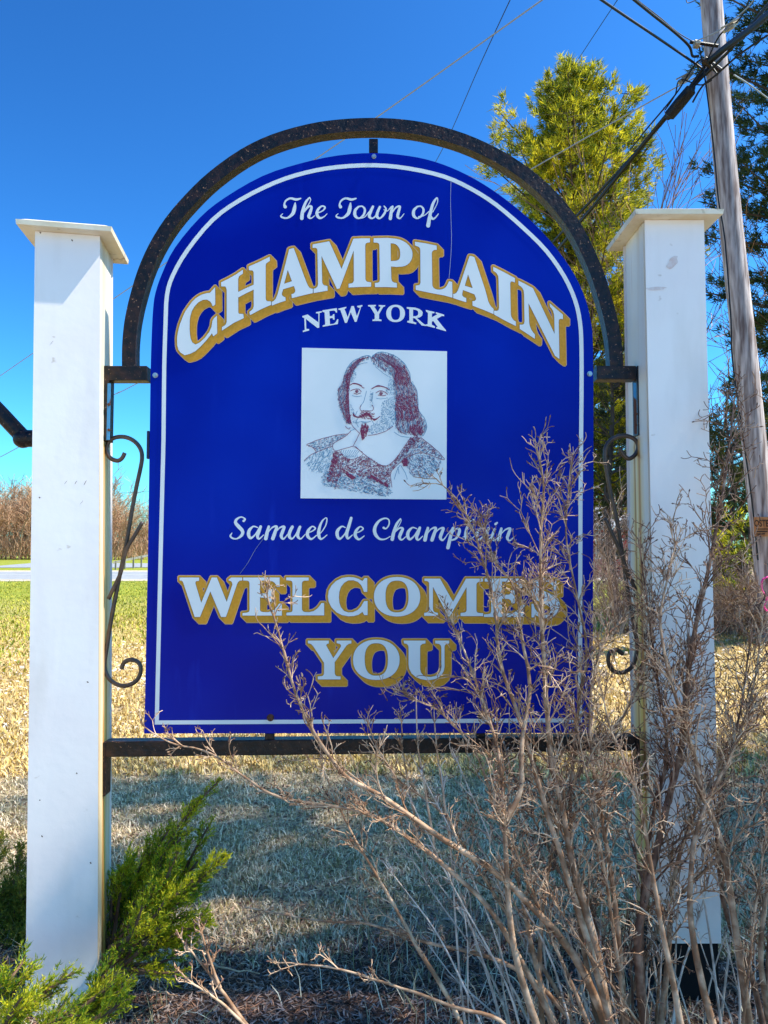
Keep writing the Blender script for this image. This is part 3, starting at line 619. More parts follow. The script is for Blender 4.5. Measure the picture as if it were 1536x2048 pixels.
coat = [(420,1000),(560,1080),(690,1040),(800,1120),(870,1140),(950,1080),(1090,880),(1180,880),(1010,1060),(910,1200),(900,1330),(700,1250),(500,1180),(410,1290),(325,1280),(370,1100)]
coat_low = [(420,1190),(700,1230),(900,1320),(930,1390),(860,1415),(700,1390),(480,1350),(300,1320),(280,1250),(330,1180)]
arm_l = [(130,1090),(250,1000),(390,960),(400,1040),(360,1130),(330,1200),(200,1190)]
collar_l = [(150,950),(260,900),(420,860),(520,850),(420,920),(380,950),(250,1010),(210,975)]
cape_r = [(1090,880),(1180,880),(1280,960),(1380,1060),(1370,1080),(1200,1020),(1050,1060),(960,1130),(1000,1040)]
arm_r = [(1010,1090),(1120,1040),(1260,1040),(1370,1090),(1330,1180),(1250,1250),(1100,1240),(1060,1150)]
flow = lambda p: 1.45+.45*math.sin(p[1]/52.)+.3*math.sin(p[0]/60.)
hatch('teal', hair_r, 620, flow, 34, .95); hatch('maroon', hair_r, 420, flow, 32, .8)
hatch('maroon', hair_rd, 90, lambda p: 1.6, 34, 1.1); hatch('maroon', hair_rd2, 170, flow, 38, 1.1); hatch('maroon', hair_rd3, 75, flow, 34, 1.2)
fl2 = lambda p: 2.2+.5*math.sin(p[1]/40.)
hatch('teal', hair_l, 240, fl2, 30, .9); hatch('maroon', hair_l, 150, fl2, 28, .8)
hatch('maroon', [(500,330),(545,300),(530,480),(535,640),(560,760),(520,740),(495,600),(510,450)], 110, 1.6, 34, 1.0)
hatch('maroon', coat, 900, .9, 22, .95, 1.0); hatch('teal', coat, 300, -.5, 22, .9, .6)
hatch('teal', coat_low, 520, .2, 26, .85, .3); hatch('maroon', coat_low, 120, .5, 22, .8, .5)
for d in ([(470,1160),(590,1240),(560,1260),(480,1190)], [(720,1210),(890,1310),(880,1330),(740,1250)], [(1010,1090),(1060,1060),(1060,1130),(1030,1140)], [(395,1010),(440,1010),(420,1120),(370,1200),(340,1260)]): hatch('maroon', d, 70, .6, 26, 1.4)
hatch('teal', arm_l, 170, 2.2, 30, .8); hatch('teal', collar_l, 120, 2.5, 24, .8); hatch('maroon', collar_l, 60, 2.5, 20, .7)
hatch('maroon', cape_r, 170, 2.4, 24, .8, .5); hatch('teal', cape_r, 170, 2.6, 26, .8); hatch('teal', arm_r, 260, .9, 28, .8); hatch('maroon', arm_r, 110, 1.0, 22, .8)
cheek = [(830,560),(945,500),(955,700),(930,790),(840,830),(730,850),(700,800),(760,760),(820,700)]
hatch('teal', cheek, 420, .4, 11, .9, 1.4); hatch('teal', [(900,330),(945,340),(950,520),(860,470),(890,400)], 90, .6, 12, .8, 1); hatch('teal', [(720,460),(745,470),(750,590),(725,610)], 30, 1.5, 14, .8)
hatch('teal', [(545,560),(580,640),(590,700),(640,740),(600,760),(560,740)], 50, .8, 12, .8, 1)
hatch('teal', [(560,290),(590,240),(600,330),(560,400)], 24, 1.7, 14, .7, .3)
for k in range(17):
    f = k/16; lines('maroon' if k%3 else 'teal', [[(745+f*150,150-30*math.sin(f*3)),(800+f*160,170+f*10),(930+f*140,250+f*60),(945+f*150,360+f*40),(960+f*180,460),(955+f*190,560),(960+f*200,650),(950+f*245,740),(985+f*200,840)]], .75)
for k in range(9):
    f = k/8; lines('maroon' if k%3 else 'teal', [[(720-f*20,150+f*10),(640-f*30,190-f*10),(575-f*30,280-f*30),(540-f*55,380-f*20),(530-f*90,470),(530-f*85,560),(540-f*65,650),(548-f*30,740)]], .75)
lines('teal', [[(590,240),(640,215),(700,205)],[(770,240),(830,290),(890,330)],[(560,330),(556,380)],[(620,700),(600,740),(620,790)],[(735,720),(760,760)],[(560,500),(600,512),(650,505)],[(780,525),(830,532),(885,522)]], .8)
# features
lines('maroon', [[(540,410),(570,395),(620,405),(668,435)], [(548,404),(590,390),(650,415)], [(735,445),(780,420),(850,425),(900,450)], [(745,438),(800,412),(880,435)]], 1.5)
lines('maroon', [[(545,462),(580,445),(620,445),(645,468)], [(775,480),(810,460),(850,465),(885,492)], [(575,480),(605,488),(640,478)], [(795,495),(830,503),(870,498)]], 1.2)
for (x,y) in ((603,464),(822,482)):
    lines('maroon', [[(x-13,y),(x,y-13),(x+13,y),(x,y+13),(x-13,y)],[(x-6,y),(x+6,y)],[(x-5,y+4),(x+6,y+3)]], 1.5)
lines('maroon', [[(640,590),(632,620),(650,640),(690,640),(740,640),(755,615),(740,585)], [(660,635),(690,648),(730,640)]], 1.0)
lines('teal', [[(690,460),(672,540),(640,600)], [(610,640),(590,680)], [(750,470),(740,560)]], .9)
for k in range(12): lines('maroon', [[(685+k*2,655+k),(640-k,690+k),(600-k*2,690),(570,662+k)], [(690+k*2,660),(730+k*2,700+k*2),(775,712+k),(812,690)]], .9)
hatch('maroon', [(640,650),(700,650),(760,660),(750,720),(690,715),(620,700)], 70, .5, 24, 1.0)
hatch('maroon', [(645,770),(680,755),(712,780),(700,850),(655,905),(635,840)], 120, 1.5, 28, 1.2)
lines('teal', [[(640,735),(680,742),(730,738)], [(650,748),(690,752)]], 1.2)
lines('maroon', [[(535,430),(528,520),(532,640),(545,720),(570,785),(630,840)], [(705,862),(790,850),(870,820),(930,780)], [(550,820),(500,870),(400,930),(385,965),(410,1000),(480,985),(570,960)], [(590,960),(680,1040),(800,1120),(860,1140),(950,1080),(1090,880)], [(630,840),(585,930),(570,960)]], 1.0)
lines('maroon', [[(575,960),(660,1030),(560,1080),(490,1060),(450,1000)], [(500,1075),(470,1120),(440,1230),(405,1350)], [(150,950),(205,970),(240,1020)], [(150,945),(260,900),(420,860),(520,848)], [(130,1090),(200,1030),(380,960)], [(1180,880),(1290,965),(1385,1060),(1375,1080),(1200,1020),(1060,1060),(950,1150),(910,1210),(920,1330)]], .95)
for k in range(9): lines('teal', [[(470+k*20,990+k),(460+k*18,1030),(500+k*14,1062)]], .8)
lines('teal', [[(990,1130),(960,1200),(940,1260)], [(1000,1130),(1040,1200),(1060,1260)], [(975,1150),(985,1210)], [(550,820),(590,800)], [(940,830),(1000,870),(1080,880)]], .9)
lines('teal', [[(735,160),(700,140),(620,165),(560,200),(510,270),(480,360)], [(740,150),(800,112),(880,118),(960,150),(1030,210),(1080,300),(1090,380),(1140,440),(1155,540),(1165,640),(1220,720),(1235,800),(1200,870)]], 1.2)
lines('maroon', [[(500,780),(530,805),(545,790)], [(960,790),(1000,830),(1050,850)]], 1.0)
for ink,(V,Fs) in inks.items(): mesh('ink_lines', V, Fs, M[ink], card)

# ---- iron frame
arch_l = [(262,748),(262,700),(265,660),(270,630),(277,600),(292,550),(314,500),(345,450),(385,403),(430,360),(490,317),(550,288),(620,268),(680,259),(745,256)]
arch_r = [(805,259),(860,268),(925,287),(985,314),(1035,344),(1078,378),(1115,416),(1147,460),(1172,508),(1190,550),(1203,590),(1217,640),(1226,690),(1230,748)]
pth = pcurve([tuple(p) for p in smooth_path(arch_l+arch_r,3)], .018)
m = MB(); m.tube(pth, .0335, 4, phase=PI/4); fr_ = m.build('arch_bar', M['iron'], sign)
def bar(name, u0, v0, u1, v1, Y0, Y1, mt, parent=sign):
    a = P(u0,v0,(Y0+Y1)/2); b = P(u1,v1,(Y0+Y1)/2); m = MB(); m.box((min(a[0],b[0]),Y0,min(a[2],b[2])),(max(a[0],b[0]),Y1,max(a[2],b[2]))); o = m.build(name, mt, parent)
    bv = o.modifiers.new('bevel','BEVEL'); bv.width = .0025; bv.segments = 2; return o
bar('bracket_arm', 222, 735, 298, 764, -.008, .044, M['iron']); bar('bracket_arm', 1190, 735, 1268, 762, -.008, .044, M['iron'])
bar('wall_plate', 212.5, 735, 221, 884, -.010, .046, M['iron']); bar('wall_plate', 1269, 735, 1279, 873, -.010, .046, M['iron'])
bar('plate_face', 215, 767, 219.5, 880, -.0125, -.0105, M['peel']); bar('plate_face', 1266.5, 766, 1274, 868, -.0135, -.0108, M['peel'])
# bottom rail follows the photographed slight tilt
m = MB(); A = [P(216,1479.5,.018),P(1266,1469,.018),P(1266,1498,.018),P(216,1510.5,.018)]
m.prism([a+np.array([0,-.026,0]) for a in A],[a+np.array([0,.026,0]) for a in A]); o = m.build('bottom_rail', M['iron'], sign); bv = o.modifiers.new('bevel','BEVEL'); bv.width=.003; bv.segments=2
bar('wall_plate', 211.5, 1481, 215.5, 1588, -.010, .046, M['iron']); bar('wall_plate', 1266.5, 1469, 1276, 1578, -.010, .046, M['iron'])
bar('tab', 738, 279, 756, 306.5, .002, .016, M['iron']); bar('tab', 530, 1466, 549, 1479, .002, .016, M['iron']); bar('tab', 952, 1465, 970, 1474, .002, .016, M['iron'])
bar('edge_clip', 294.5, 862, 299, 918, .002, .016, M['edge'])
def bolt(u, v, r, mt, hexed=True):
    c = P(u,v,0); m = MB()
    for rr, y0, y1, n in ((r*1.35,-.0045,-.0002,20),(r,-.011,-.0047,6 if hexed else 12)):
        V = [(c[0]+rr*math.cos(2*PI*k/n),y,c[2]+rr*math.sin(2*PI*k/n)) for y in (y0,y1) for k in range(n)]
        m.add(V,[tuple(range(n)),tuple(range(2*n-1,n-1,-1))]+[(k,k+n,(k+1)%n+n,(k+1)%n) for k in range(n)])
    m.build('bolt', mt, sign)
bolt(311,751,.0068,M['bolt']); bolt(1179,748,.0068,M['bolt']); bolt(748,314,.0062,M['bolt']); bolt(541,1435,.0090,M['rustbolt'],False); bolt(962,1431,.0090,M['rustbolt'],False)
for u,v in ((217.5,809),(217.5,860),(1272.5,828),(1272,850)):
    c = P(u,v,-.015); m = MB(); m.tube([c+np.array([0,.003,0]),c-np.array([0,.002,0])],.005,8,ref=(1,0,0)); m.build('bolt', M['rustbolt'], sign)
# wire scratch hanging on the panel
m = MB(); m.tube([P(u,v,-.006) for u,v in smooth_path([(902,362),(901,400),(902,440),(903,480),(901,520),(898,556)],3)], .0007, 3); m.build('thread', M['wire'], sign)
m = MB(); m.tube([P(u,v,-.005) for u,v in smooth_path([(526,1078),(510,1100),(496,1125),(480,1147)],3)], .0006, 3); m.build('thread', M['wire'], sign)
def scroll(pts, cross, label):
    root = empty('scroll_bracket', tuple(P(*pts[-1],.02)), label, 'scroll bracket', 'scrolls beside the sign panel')
    m = MB(); m.tube([P(u,v,.018) for u,v in smooth_path(pts,4)], .0075, 8); m.build('scroll_rod', M['rod'], root, smooth=True)
    m = MB(); m.tube([P(u,v,.004) for u,v in smooth_path(cross,4)], .0070, 8); m.build('cross_rod', M['rod'], root, smooth=True)
ls = reg(0,680,2.925,[(730,660),(715,690),(690,706),(655,697),(632,672),(624,630),(640,592),(670,572),(715,566),(760,577),(800,605),(825,645),(831,690),(822,750),(800,850),(775,980),(755,1100),(735,1210),(700,1380),(665,1560),(640,1700),(620,1830),(612,1890),(618,1940),(642,1985),(685,2015),(730,2023),(775,2010),(808,1980),(824,1935),(815,1893),(785,1873),(750,1873),(722,1892),(712,1925)])
lc = reg(0,680,2.925,[(833,1065),(790,1140),(745,1215),(720,1300),(705,1365),(670,1440),(635,1515)])
scroll(ls, lc, 'thin iron scroll on the left of the blue panel, curling at top and bottom')
rs = reg(1130,680,2.845,[(312,615),(330,650),(360,675),(393,660),(413,625),(410,585),(385,558),(340,545),(290,553),(248,582),(228,630),(233,720),(260,870),(290,1000),(320,1180),(350,1380),(380,1560),(408,1700),(405,1790),(380,1860),(325,1893),(272,1880),(247,1835),(252,1785),(290,1762),(330,1788)])
rc = reg(1130,680,2.845,[(228,1015),(262,1090),(300,1170),(330,1250),(365,1340),(402,1422)])
scroll(rs, rc, 'thin iron scroll on the right of the blue panel, its foot hidden in twigs')
# pipe bracket on the outer side of the left post
nb = empty('pipe_arm', tuple(P(66,873,.0)), 'rusty round pipe arm with a ball joint leaving the left post to the left', 'pipe arm')
m = MB(); m.tube([P(72,877,.0),P(46,877,.0)], .030, 16, ref=(0,1,.01)); m.build('stub_pipe', M['iron'], nb, smooth=False)
m = MB(); m.tube([P(44,872,.0),P(0,825,-.01),P(-120,700,-.03)], .027, 16); m.build('long_pipe', M['iron'], nb)
m = MB(); c = P(46,877,0)
for i in range(9):
    pass
ph = [(c[0]+.031*math.cos(a),) for a in ()]
rings_ = [tuple(c+np.array([t,0,0])) for t in np.linspace(-.034,.034,9)]
m.tube(rings_, [max(.034*math.sqrt(max(1-(t/.034)**2,0)),.002) for t in np.linspace(-.034,.034,9)], 16); m.build('ball_joint', M['iron'], nb, smooth=True)

# ------------------------------------------------------------------ utility pole and wires
def WP(u, v, D): return P(u, v, D+CAMY)
pole = empty('utility_pole', tuple(WP(1553,1335,9.5)*np.array([1,1,0])), 'weathered grey wooden utility pole leaning behind the right post', 'utility pole')
m = MB(); ax = [(1560,1345),(1531,1100),(1489,700),(1455,380),(1424,20),(1408,-160)]; rad = [.158,.152,.146,.140,.134,.13]
a2 = smooth_path([tuple(WP(u,v,9.5)) for u,v in ax],4); m.tube(a2, np.interp(np.linspace(0,1,len(a2)), np.linspace(0,1,6), rad), 18)
m.build('pole_shaft', M['pole'], pole, smooth=True)
m = MB(); m.tube([tuple(WP(u,v,9.33)) for u,v in smooth_path([(1398,90),(1412,170),(1428,300),(1437,400),(1450,480),(1462,640),(1465,720),(1490,900),(1505,1010),(1516,1120)],3)], .010, 5); m.build('down_wire', M['cable'], pole)
PW = mat('pole_wrap', (.03,.10,.12),(.06,.16,.17), rough=.6, scale=20)
m = MB(); m.tube([tuple(WP(1538,1125,9.5)), tuple(WP(1548,1215,9.5))], .165, 18); m.build('pole_wrap', PW, pole, smooth=True)
PK = mat('pink_ribbon', (.75,.05,.30), rough=.5)
m = MB(); m.tube([tuple(WP(u,v,9.28)) for u,v in smooth_path([(1548,1152),(1526,1158),(1524,1180),(1534,1195),(1528,1212),(1534,1222)],3)], .012, 4); m.build('ribbon', PK, pole)
PS = mat('rusty_notice', (.33,.12,.04),(.45,.20,.08), rough=.7, scale=30)
tg = empty('pole_notice', tuple(WP(1545,1072,9.28)), 'small rusty orange notice nailed to the wooden utility pole', 'sign')
def panelbox(name, u0, v0, u1, v1, D, th, mt, par):
    a, b = WP(u0,v0,D), WP(u1,v1,D); m = MB(); m.box((a[0],D+CAMY,b[2]),(b[0],D+CAMY+th,a[2])); return m.build(name, mt, par)
panelbox('notice_plate', 1508, 1034, 1582, 1073, 9.30, .012, PS, tg)
IK = mat('notice_ink', (.02,.012,.01), rough=.8)
tc = bpy.data.curves.new('notice_text','FONT'); tc.body = 'OSTED'; tc.size = .115; tc.align_x = 'LEFT'; tc.offset = .0015; tc.space_character = 1.0
to = bpy.data.objects.new('notice_text', tc); C.objects.link(to); to.parent = tg; tc.materials.append(IK)
bpy.context.view_layer.update(); tm = bpy.data.meshes.new_from_object(to.evaluated_get(bpy.context.evaluated_depsgraph_get())); bpy.data.objects.remove(to)
to = bpy.data.objects.new('lettering', tm); C.objects.link(to); to.parent = tg; tm.materials.clear(); tm.materials.append(IK)
q = WP(1508.5,1053,9.29)-np.array(tg.location); to.location = q; to.rotation_euler = (PI/2,0,0); to.scale = (.66,1,1)
for k in range(3): panelbox('fine_print', 1512+k, 1057+k*5, 1540-k*5, 1059+k*5, 9.297, .002, IK, tg)
def wire(pts, rad, mt, label, name='utility_wire', sag=0):
    Pq = smooth_path([tuple(WP(*p)) for p in pts], 8); m = MB(); m.tube(Pq, rad, 5)
    o = m.build(name, mt, smooth=True); return tag(o, label, 'wire' if 'wire' in name else 'cable', 'wires and cables at the pole')
wire([(1087,-2,7),(750,237,9),(640,312,10),(272,567,13),(68,705,15),(0,752,16),(-60,792,17)], .0085, M['wire'], 'pale wire rising from behind the arch to the top edge, the highest in the sky')
wire([(1022,-4,12),(960,130,14),(900,268,17),(868,330,19)], .0085, M['wire_d'], 'thin dark wire dropping steeply just right of the arch top')
wire([(1236,-2,14),(1170,98,18),(1130,160,22),(1090,230,26)], .0085, M['wire_d'], 'thin dark wire slanting down behind the tip of the tall pine')
wire([(1425,150,9.5),(1365,168,10),(1060,340,12),(820,480,14),(272,768,18),(227,790,18.5),(40,893,20),(-40,935,21)], .0105, M['wire'], 'long pale wire running from the pole down to the left horizon')
wire([(1420,118,9.5),(1360,200,9.8),(1290,285,10.6),(1160,425,13),(1030,560,18),(850,720,28)], .024, M['cable'], 'upper black cable slanting from the pole behind the arch', 'utility_cable')
wire([(1430,125,9.4),(1392,165,9.5),(1330,235,9.8),(1170,432,12.6),(1040,580,18),(860,740,28)], .031, M['cable'], 'lower black cable with the fat splice slanting from the pole', 'utility_cable')
wire([(1415,125,9.3),(1452,95,8.8),(1500,60,8.0),(1545,22,7.2),(1600,-30,6.4)], .042, M['cable'], 'thick black cable leaving the pole to the top right corner', 'utility_cable')
wire([(1410,150,9.3),(1460,100,8.8),(1510,40,8.0),(1548,-6,7.2)], .020, M['cable'], 'thinner black cable just above the thick one at the corner', 'utility_cable')
wire([(1408,95,9.3),(1390,85,9.2),(1440,60,8.8),(1490,20,8.0),(1510,-4,7.6)], .008, M['wire'], 'pale wire looping past the pole to the top edge')
wire([(1405,138,9.4),(1380,120,9.3),(1310,72,8.7),(1240,25,8.1),(1195,-6,7.7)], .015, M['cable'], 'black wire from the pole to the top edge, the left of two')
wire([(1398,112,9.3),(1385,112,9.3),(1378,92,9.2),(1350,65,8.9),(1300,25,8.4),(1262,-6,8.0)], .017, M['cable'], 'black drooping wire from the pole to the top edge, the right of two')
wire([(1400,90,9.3),(1360,68,9.0),(1320,35,8.7),(1280,4,8.3),(1270,-6,8.2)], .006, M['wire_d'], 'very thin wire with a small clamp, right beside the drooping wire')
wire([(1400,-4,9.2),(1376,6,9.2),(1372,-6,9.2)], .006, M['wire_d'], 'short wire loop at the very top of the pole')
wire([(1424,160,9.3),(1400,170,9.4),(1360,160,9.6),(1350,190,9.7),(1330,220,9.8)], .009, M['cable'], 'curled slack wire hanging left of the pole')
wire([(1436,150,9.2),(1400,120,9.3),(1350,190,9.6),(1290,262,10.2),(1260,300,10.8)], .011, M['cable'], 'slack black cable hugging the upper black cable near the pole', 'utility_cable')
wire([(1500,-4,8.0),(1478,40,8.5),(1440,70,9.0),(1410,128,9.3),(1370,190,9.5),(1352,206,9.6)], .011, M['cable'], 'black cable dropping from the top edge across the pole to the splice', 'utility_cable')
wire([(1536,70,8.4),(1480,108,8.9),(1432,150,9.2),(1405,172,9.3),(1385,205,9.4)], .013, M['cable'], 'lowest black cable at the right edge passing the pole', 'utility_cable')
wire([(1468,150,9.4),(1500,170,9.8),(1560,215,10.4)], .010, M['wire'], 'short pale wire leaving the pole to the right edge')
for i,v in enumerate((1022,1036,985)):
    wire([(-40,v-6,120),(130,v+4,118),(300,v-2,116)], .020, M['wire_d'], ['faint far wire low over the tree line, middle of three','faint far wire lowest over the tree line','faint far wire highest of the three low over the tree line'][i])
m = MB(); a, b = WP(1388,172,9.45), WP(1333,238,9.75); ts = [0,.06,.1,.5,.9,.94,1]; m.tube([a+(b-a)*t for t in ts], [.03,.045,.075,.080,.075,.045,.03], 12); tag(m.build('splice_case', M['cable']), 'fat black splice case on the lower cable left of the pole', 'splice case')
m = MB()
CL = mat('tarnished_clamp', (.30,.26,.20),(.48,.42,.33), rough=.5, metal=.5, scale=60)
for k,(u,v,D,l) in enumerate([(1372,155,9.6,'tarnished clamp on the wires left of the pole'),(1462,52,8.6,'tarnished clamp on the wires right of the pole')]):
    r0 = empty('wire_clamp', tuple(WP(u,v,D)), l, 'clamp', 'clamps on the wires')
    m = MB(); m.tube([WP(u-14,v+12,D),WP(u,v,D),WP(u+14,v-10,D)], [.02,.045,.02], 8); m.build('clamp_body', CL, r0)
    m = MB(); m.tube([WP(u-20,v+4,D-.05),WP(u+18,v-16,D-.05)], .010, 6); m.build('clamp_bolt', CL, r0)
HW = empty('cable_bracket', tuple(WP(1412,95,9.35)), 'dark iron bracket with spool insulators bolted to the pole', 'bracket')
m = MB(); m.tube([WP(1380,84,9.3),WP(1436,92,9.3)], .022, 8); m.build('bracket_bar', M['iron'], HW)
m = MB(); m.tube([WP(1388,88,9.25),WP(1398,89,9.25)], [.05,.05], 10); m.build('insulator', CL, HW)
m = MB(); m.tube([WP(1408,120,9.28),WP(1440,142,9.28)], [.045,.04], 10); m.build('cable_clamp', M['iron'], HW)

# ------------------------------------------------------------------ background trees
tall = [(0,2.6),(.35,3.0),(.50,3.0),(.62,2.85),(.72,2.4),(.80,2.05),(.845,1.6),(.87,1.05),(.94,.75),(.98,.5),(1,.25)]
x0 = lambda u, D: (u-768)/F*D
pine = conifer('pine_tree', (x0(1163,20),17.4,0), 14.9, tall, 5, M['pine'], 'tall golden green pine standing alone in the sky right of the arch', group=None, whorl=.40, nlimb=8, tuft_n=20, needle=.22, nw=.028, tuft_gap=.088, z0=2.2, upsweep=.42)
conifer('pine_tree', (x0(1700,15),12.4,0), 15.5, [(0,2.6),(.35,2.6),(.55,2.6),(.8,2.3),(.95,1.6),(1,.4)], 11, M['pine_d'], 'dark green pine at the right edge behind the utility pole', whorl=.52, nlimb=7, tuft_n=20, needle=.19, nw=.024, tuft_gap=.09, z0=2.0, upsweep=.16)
def cedar(u, D, H, R, seed, label, mt=None, z0=.5):
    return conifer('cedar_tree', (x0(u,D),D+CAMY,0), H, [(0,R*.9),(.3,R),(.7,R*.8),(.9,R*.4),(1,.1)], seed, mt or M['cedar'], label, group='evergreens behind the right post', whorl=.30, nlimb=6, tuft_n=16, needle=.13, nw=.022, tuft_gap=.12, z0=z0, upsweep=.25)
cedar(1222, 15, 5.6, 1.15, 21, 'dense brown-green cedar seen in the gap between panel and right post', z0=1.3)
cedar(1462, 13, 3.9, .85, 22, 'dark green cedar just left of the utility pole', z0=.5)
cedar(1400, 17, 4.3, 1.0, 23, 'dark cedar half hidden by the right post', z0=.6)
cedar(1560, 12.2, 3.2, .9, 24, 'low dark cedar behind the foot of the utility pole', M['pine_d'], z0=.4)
bt = []
def bare_thing(u, D, H, seed, label, group=None, **kw):
    m = bare_tree_mesh(seed, H, **kw); V = np.concatenate(m.V); loc = np.array((x0(u,D),D+CAMY,0.))
    root = empty('bare_tree', tuple(loc), label, 'tree', group)
    o = mesh('branches', V+loc, m.F, M['bare'], root); return root, o
GB = 'bare trees in the background'
M['bare_g'] = mat('grey_bare_twigs', (.24,.16,.12), (.60,.46,.36), rough=.85, scale=.9, island=.5)
bare_thing(1356, 17, 8.8, 31, 'thin leafless tree in the sky between the tall pine and the pole', GB, spread=.22, levels=3, n0=15, r0=.08, start=.40, twig=.014)
bare_thing(1500, 16, 6.4, 32, 'leafless tree behind the utility pole', GB, spread=.35, levels=3, n0=18, r0=.08, start=.25, twig=.013)
bare_thing(1426, 18, 5.6, 33, 'leafless sapling directly right of the right post', GB, spread=.35, levels=3, n0=18, r0=.06, start=.2, twig=.013)
# brush and shrubs further back
def bush_mesh(seed, n, H, R, twig=.006, levels=2):
    r = np.random.default_rng(seed); m = MB()
    for i in range(n):
        a = r.uniform(0,2*PI); d = np.array([math.cos(a)*R/H, math.sin(a)*R/H, 1])*r.uniform(.3,1.0,3); d[2] = r.uniform(.6,1)
        p = np.array([r.normal(0,.12),r.normal(0,.12),0.]); L = H*r.uniform(.5,1.05)
        def g(p, d, L, rad, lev):
            pts = [p]; dd = d/np.linalg.norm(d)
            for k in range(4):
                dd = dd+r.normal(0,.13,3); dd /= np.linalg.norm(dd); pts.append(pts[-1]+dd*L/4)
            m.tube(pts, [max(rad*(1-.2*k),twig*.4) for k in range(5)], 3, cap=False)
            if lev < levels:
                for j in range(6):
                    q = pts[r.integers(1,5)]; D, u_, v_ = orth(dd[None]); an = r.uniform(0,2*PI)
                    g(q, dd+(u_[0]*math.cos(an)+v_[0]*math.sin(an))*r.uniform(.4,.9), L*r.uniform(.3,.5), rad*.6, lev+1)
        g(p, d, L, twig*1.3, 0)
    return m
gb = 'dry bushes behind the sign'
for (u,D,H,R_,sd,lab) in [(1232,11.5,1.75,1.0,41,'dry leafless bush seen between panel and right post'),(1455,10.2,1.0,1.0,42,'tangled dry brush heap left of the utility pole'),(1530,9.8,.9,.9,43,'tangled dry brush heap around the foot of the utility pole'),(1400,12,1.2,1.1,44,'dry leafless bush half behind the right post'),(1500,12.5,1.3,1.1,45,'dry bush deeper behind the brush heap')]:
    m = bush_mesh(sd, 64, H, R_, twig=.007); loc = np.array((x0(u,D),D+CAMY,0.)); loc[2] = float(ground_h(loc[0],loc[1]))-.03
    r0 = empty('dry_bush', tuple(loc), lab, 'bush', gb); mesh('stems', np.concatenate(m.V)+loc, m.F, M['bare_g'], r0)
# fine needles showing on low golden boughs left of the pole foot
cedar(1492, 11.0, 1.9, .95, 26, 'low golden green boughs of a young cedar beside the brush heap', M['pine'], z0=.5)

# far tree line on the left, separate bare trees sharing a few meshes
protos = []
for k in range(5):
    m = bare_tree_mesh(60+k, 8.5, spread=.30+.05*(k%3), levels=3, n0=14, r0=.15, start=.22, twig=.045); me = bpy.data.meshes.new('far_tree'); 
    me.from_pydata([tuple(map(float,v)) for v in np.concatenate(m.V)], [], m.F); me.materials.append(M['bare']); protos.append(me)
rt = np.random.default_rng(9)
for i in range(84):
    D = rt.uniform(112,140); u = -30+i*4.2+rt.uniform(-3,3)
    if i > 76: u = rt.uniform(1190,1250)
    o = bpy.data.objects.new('far_tree', protos[i%5]); C.objects.link(o); o.location = (x0(u,D), D+CAMY, 0); o.rotation_euler = (0,0,rt.uniform(0,6.3)); s = rt.uniform(.75,1.12)
    if 75 < u < 200: s *= 1.0
    if u > 225: s *= .72
    o.scale = (s*rt.uniform(.9,1.3),s*rt.uniform(.9,1.3),s)
    tag(o, 'brown leafless tree in the far tree line beyond the road, '+('left of the left post' if u < 62 else 'hidden behind the left post' if u < 226 else 'between left post and panel' if u < 300 else 'behind the blue panel' if u < 1180 else 'between panel and right post'), 'tree', 'far trees beyond the road')
r = np.random.default_rng(4); n = 9000
bx = np.stack([x0(r.uniform(-60,330,n),120), r.uniform(108,130,n), r.uniform(0,2.4,n)],1)
V, Fs = slivers(bx, r.normal(0,.35,(n,3))+np.array([0,0,1.]), r.uniform(.8,2.2,(n,1)), .09, r)
tag(mesh('undergrowth', V, Fs, M['bare']), 'tangled brown undergrowth below the far tree line', 'undergrowth', kind='stuff')
# guardrail at the far slip road
gr = empty('guardrail', (x0(262,62),59.4,0), 'low grey guardrail beside the far slip road', 'guardrail')
GM = mat('galvanised_rail', (.20,.17,.13), (.30,.26,.20), rough=.5, scale=3)
a, b = WP(226,1131,56), WP(300,1110,66); a[2]=.55; b[2]=1.05
m = MB(); dz = np.array([0,0,.09]); dy = np.array([0,.05,0]); m.prism([a-dz,b-dz,b-dz+dy,a-dz+dy],[a+dz,b+dz,b+dz+dy,a+dz+dy]); m.build('rail', GM, gr)
for t in np.linspace(.05,.95,5):
    c = a+(b-a)*t+dy*1.2; m = MB(); m.box((c[0]-.06,c[1],0),(c[0]+.06,c[1]+.1,c[2]+.1)); m.build('rail_post', GM, gr)
# small red building far behind, seen in the gap
RD = mat('red_siding', (.32,.03,.03), (.42,.06,.05), rough=.7, scale=2); WT = mat('white_trim', (.75,.75,.72), rough=.6); RF = mat('grey_roof', (.22,.22,.24), (.3,.3,.3), rough=.8, scale=3)
D = 40.; bl_ = WP(1160,1150,D); hb = empty('red_building', (x0(1215,D), D+CAMY+2, 0), 'small red building glimpsed low between the panel and right post', 'building')
xa, xb, ya = x0(1150,D), x0(1300,D), D+CAMY
m = MB(); m.box((xa,ya,0),(xb,ya+5,2.7)); m.build('wall', RD, hb)
m = MB(); m.prism([(xa-.3,ya-.3,2.71),(xb+.3,ya-.3,2.71),(xb+.3,ya+5.3,2.71),(xa-.3,ya+5.3,2.71)],[(xa-.3,ya+2.4,4.0),(xb+.3,ya+2.4,4.0),(xb+.3,ya+2.6,4.0),(xa-.3,ya+2.6,4.0)]); m.build('roof', RF, hb)
m = MB(); m.box((xa-.3,ya-.34,2.55),(xb+.3,ya-.305,2.72)); m.build('fascia', WT, hb)
for uu in (1203,1232):
    a = x0(uu,D); m = MB(); m.box((a-.35,ya-.04,1.0),(a+.35,ya-.003,2.1)); wf = m.build('window', WT, hb); m = MB(); m.box((a-.27,ya-.06,1.08),(a+.27,ya-.043,2.02)); m.build('pane', M['cable'], wf)
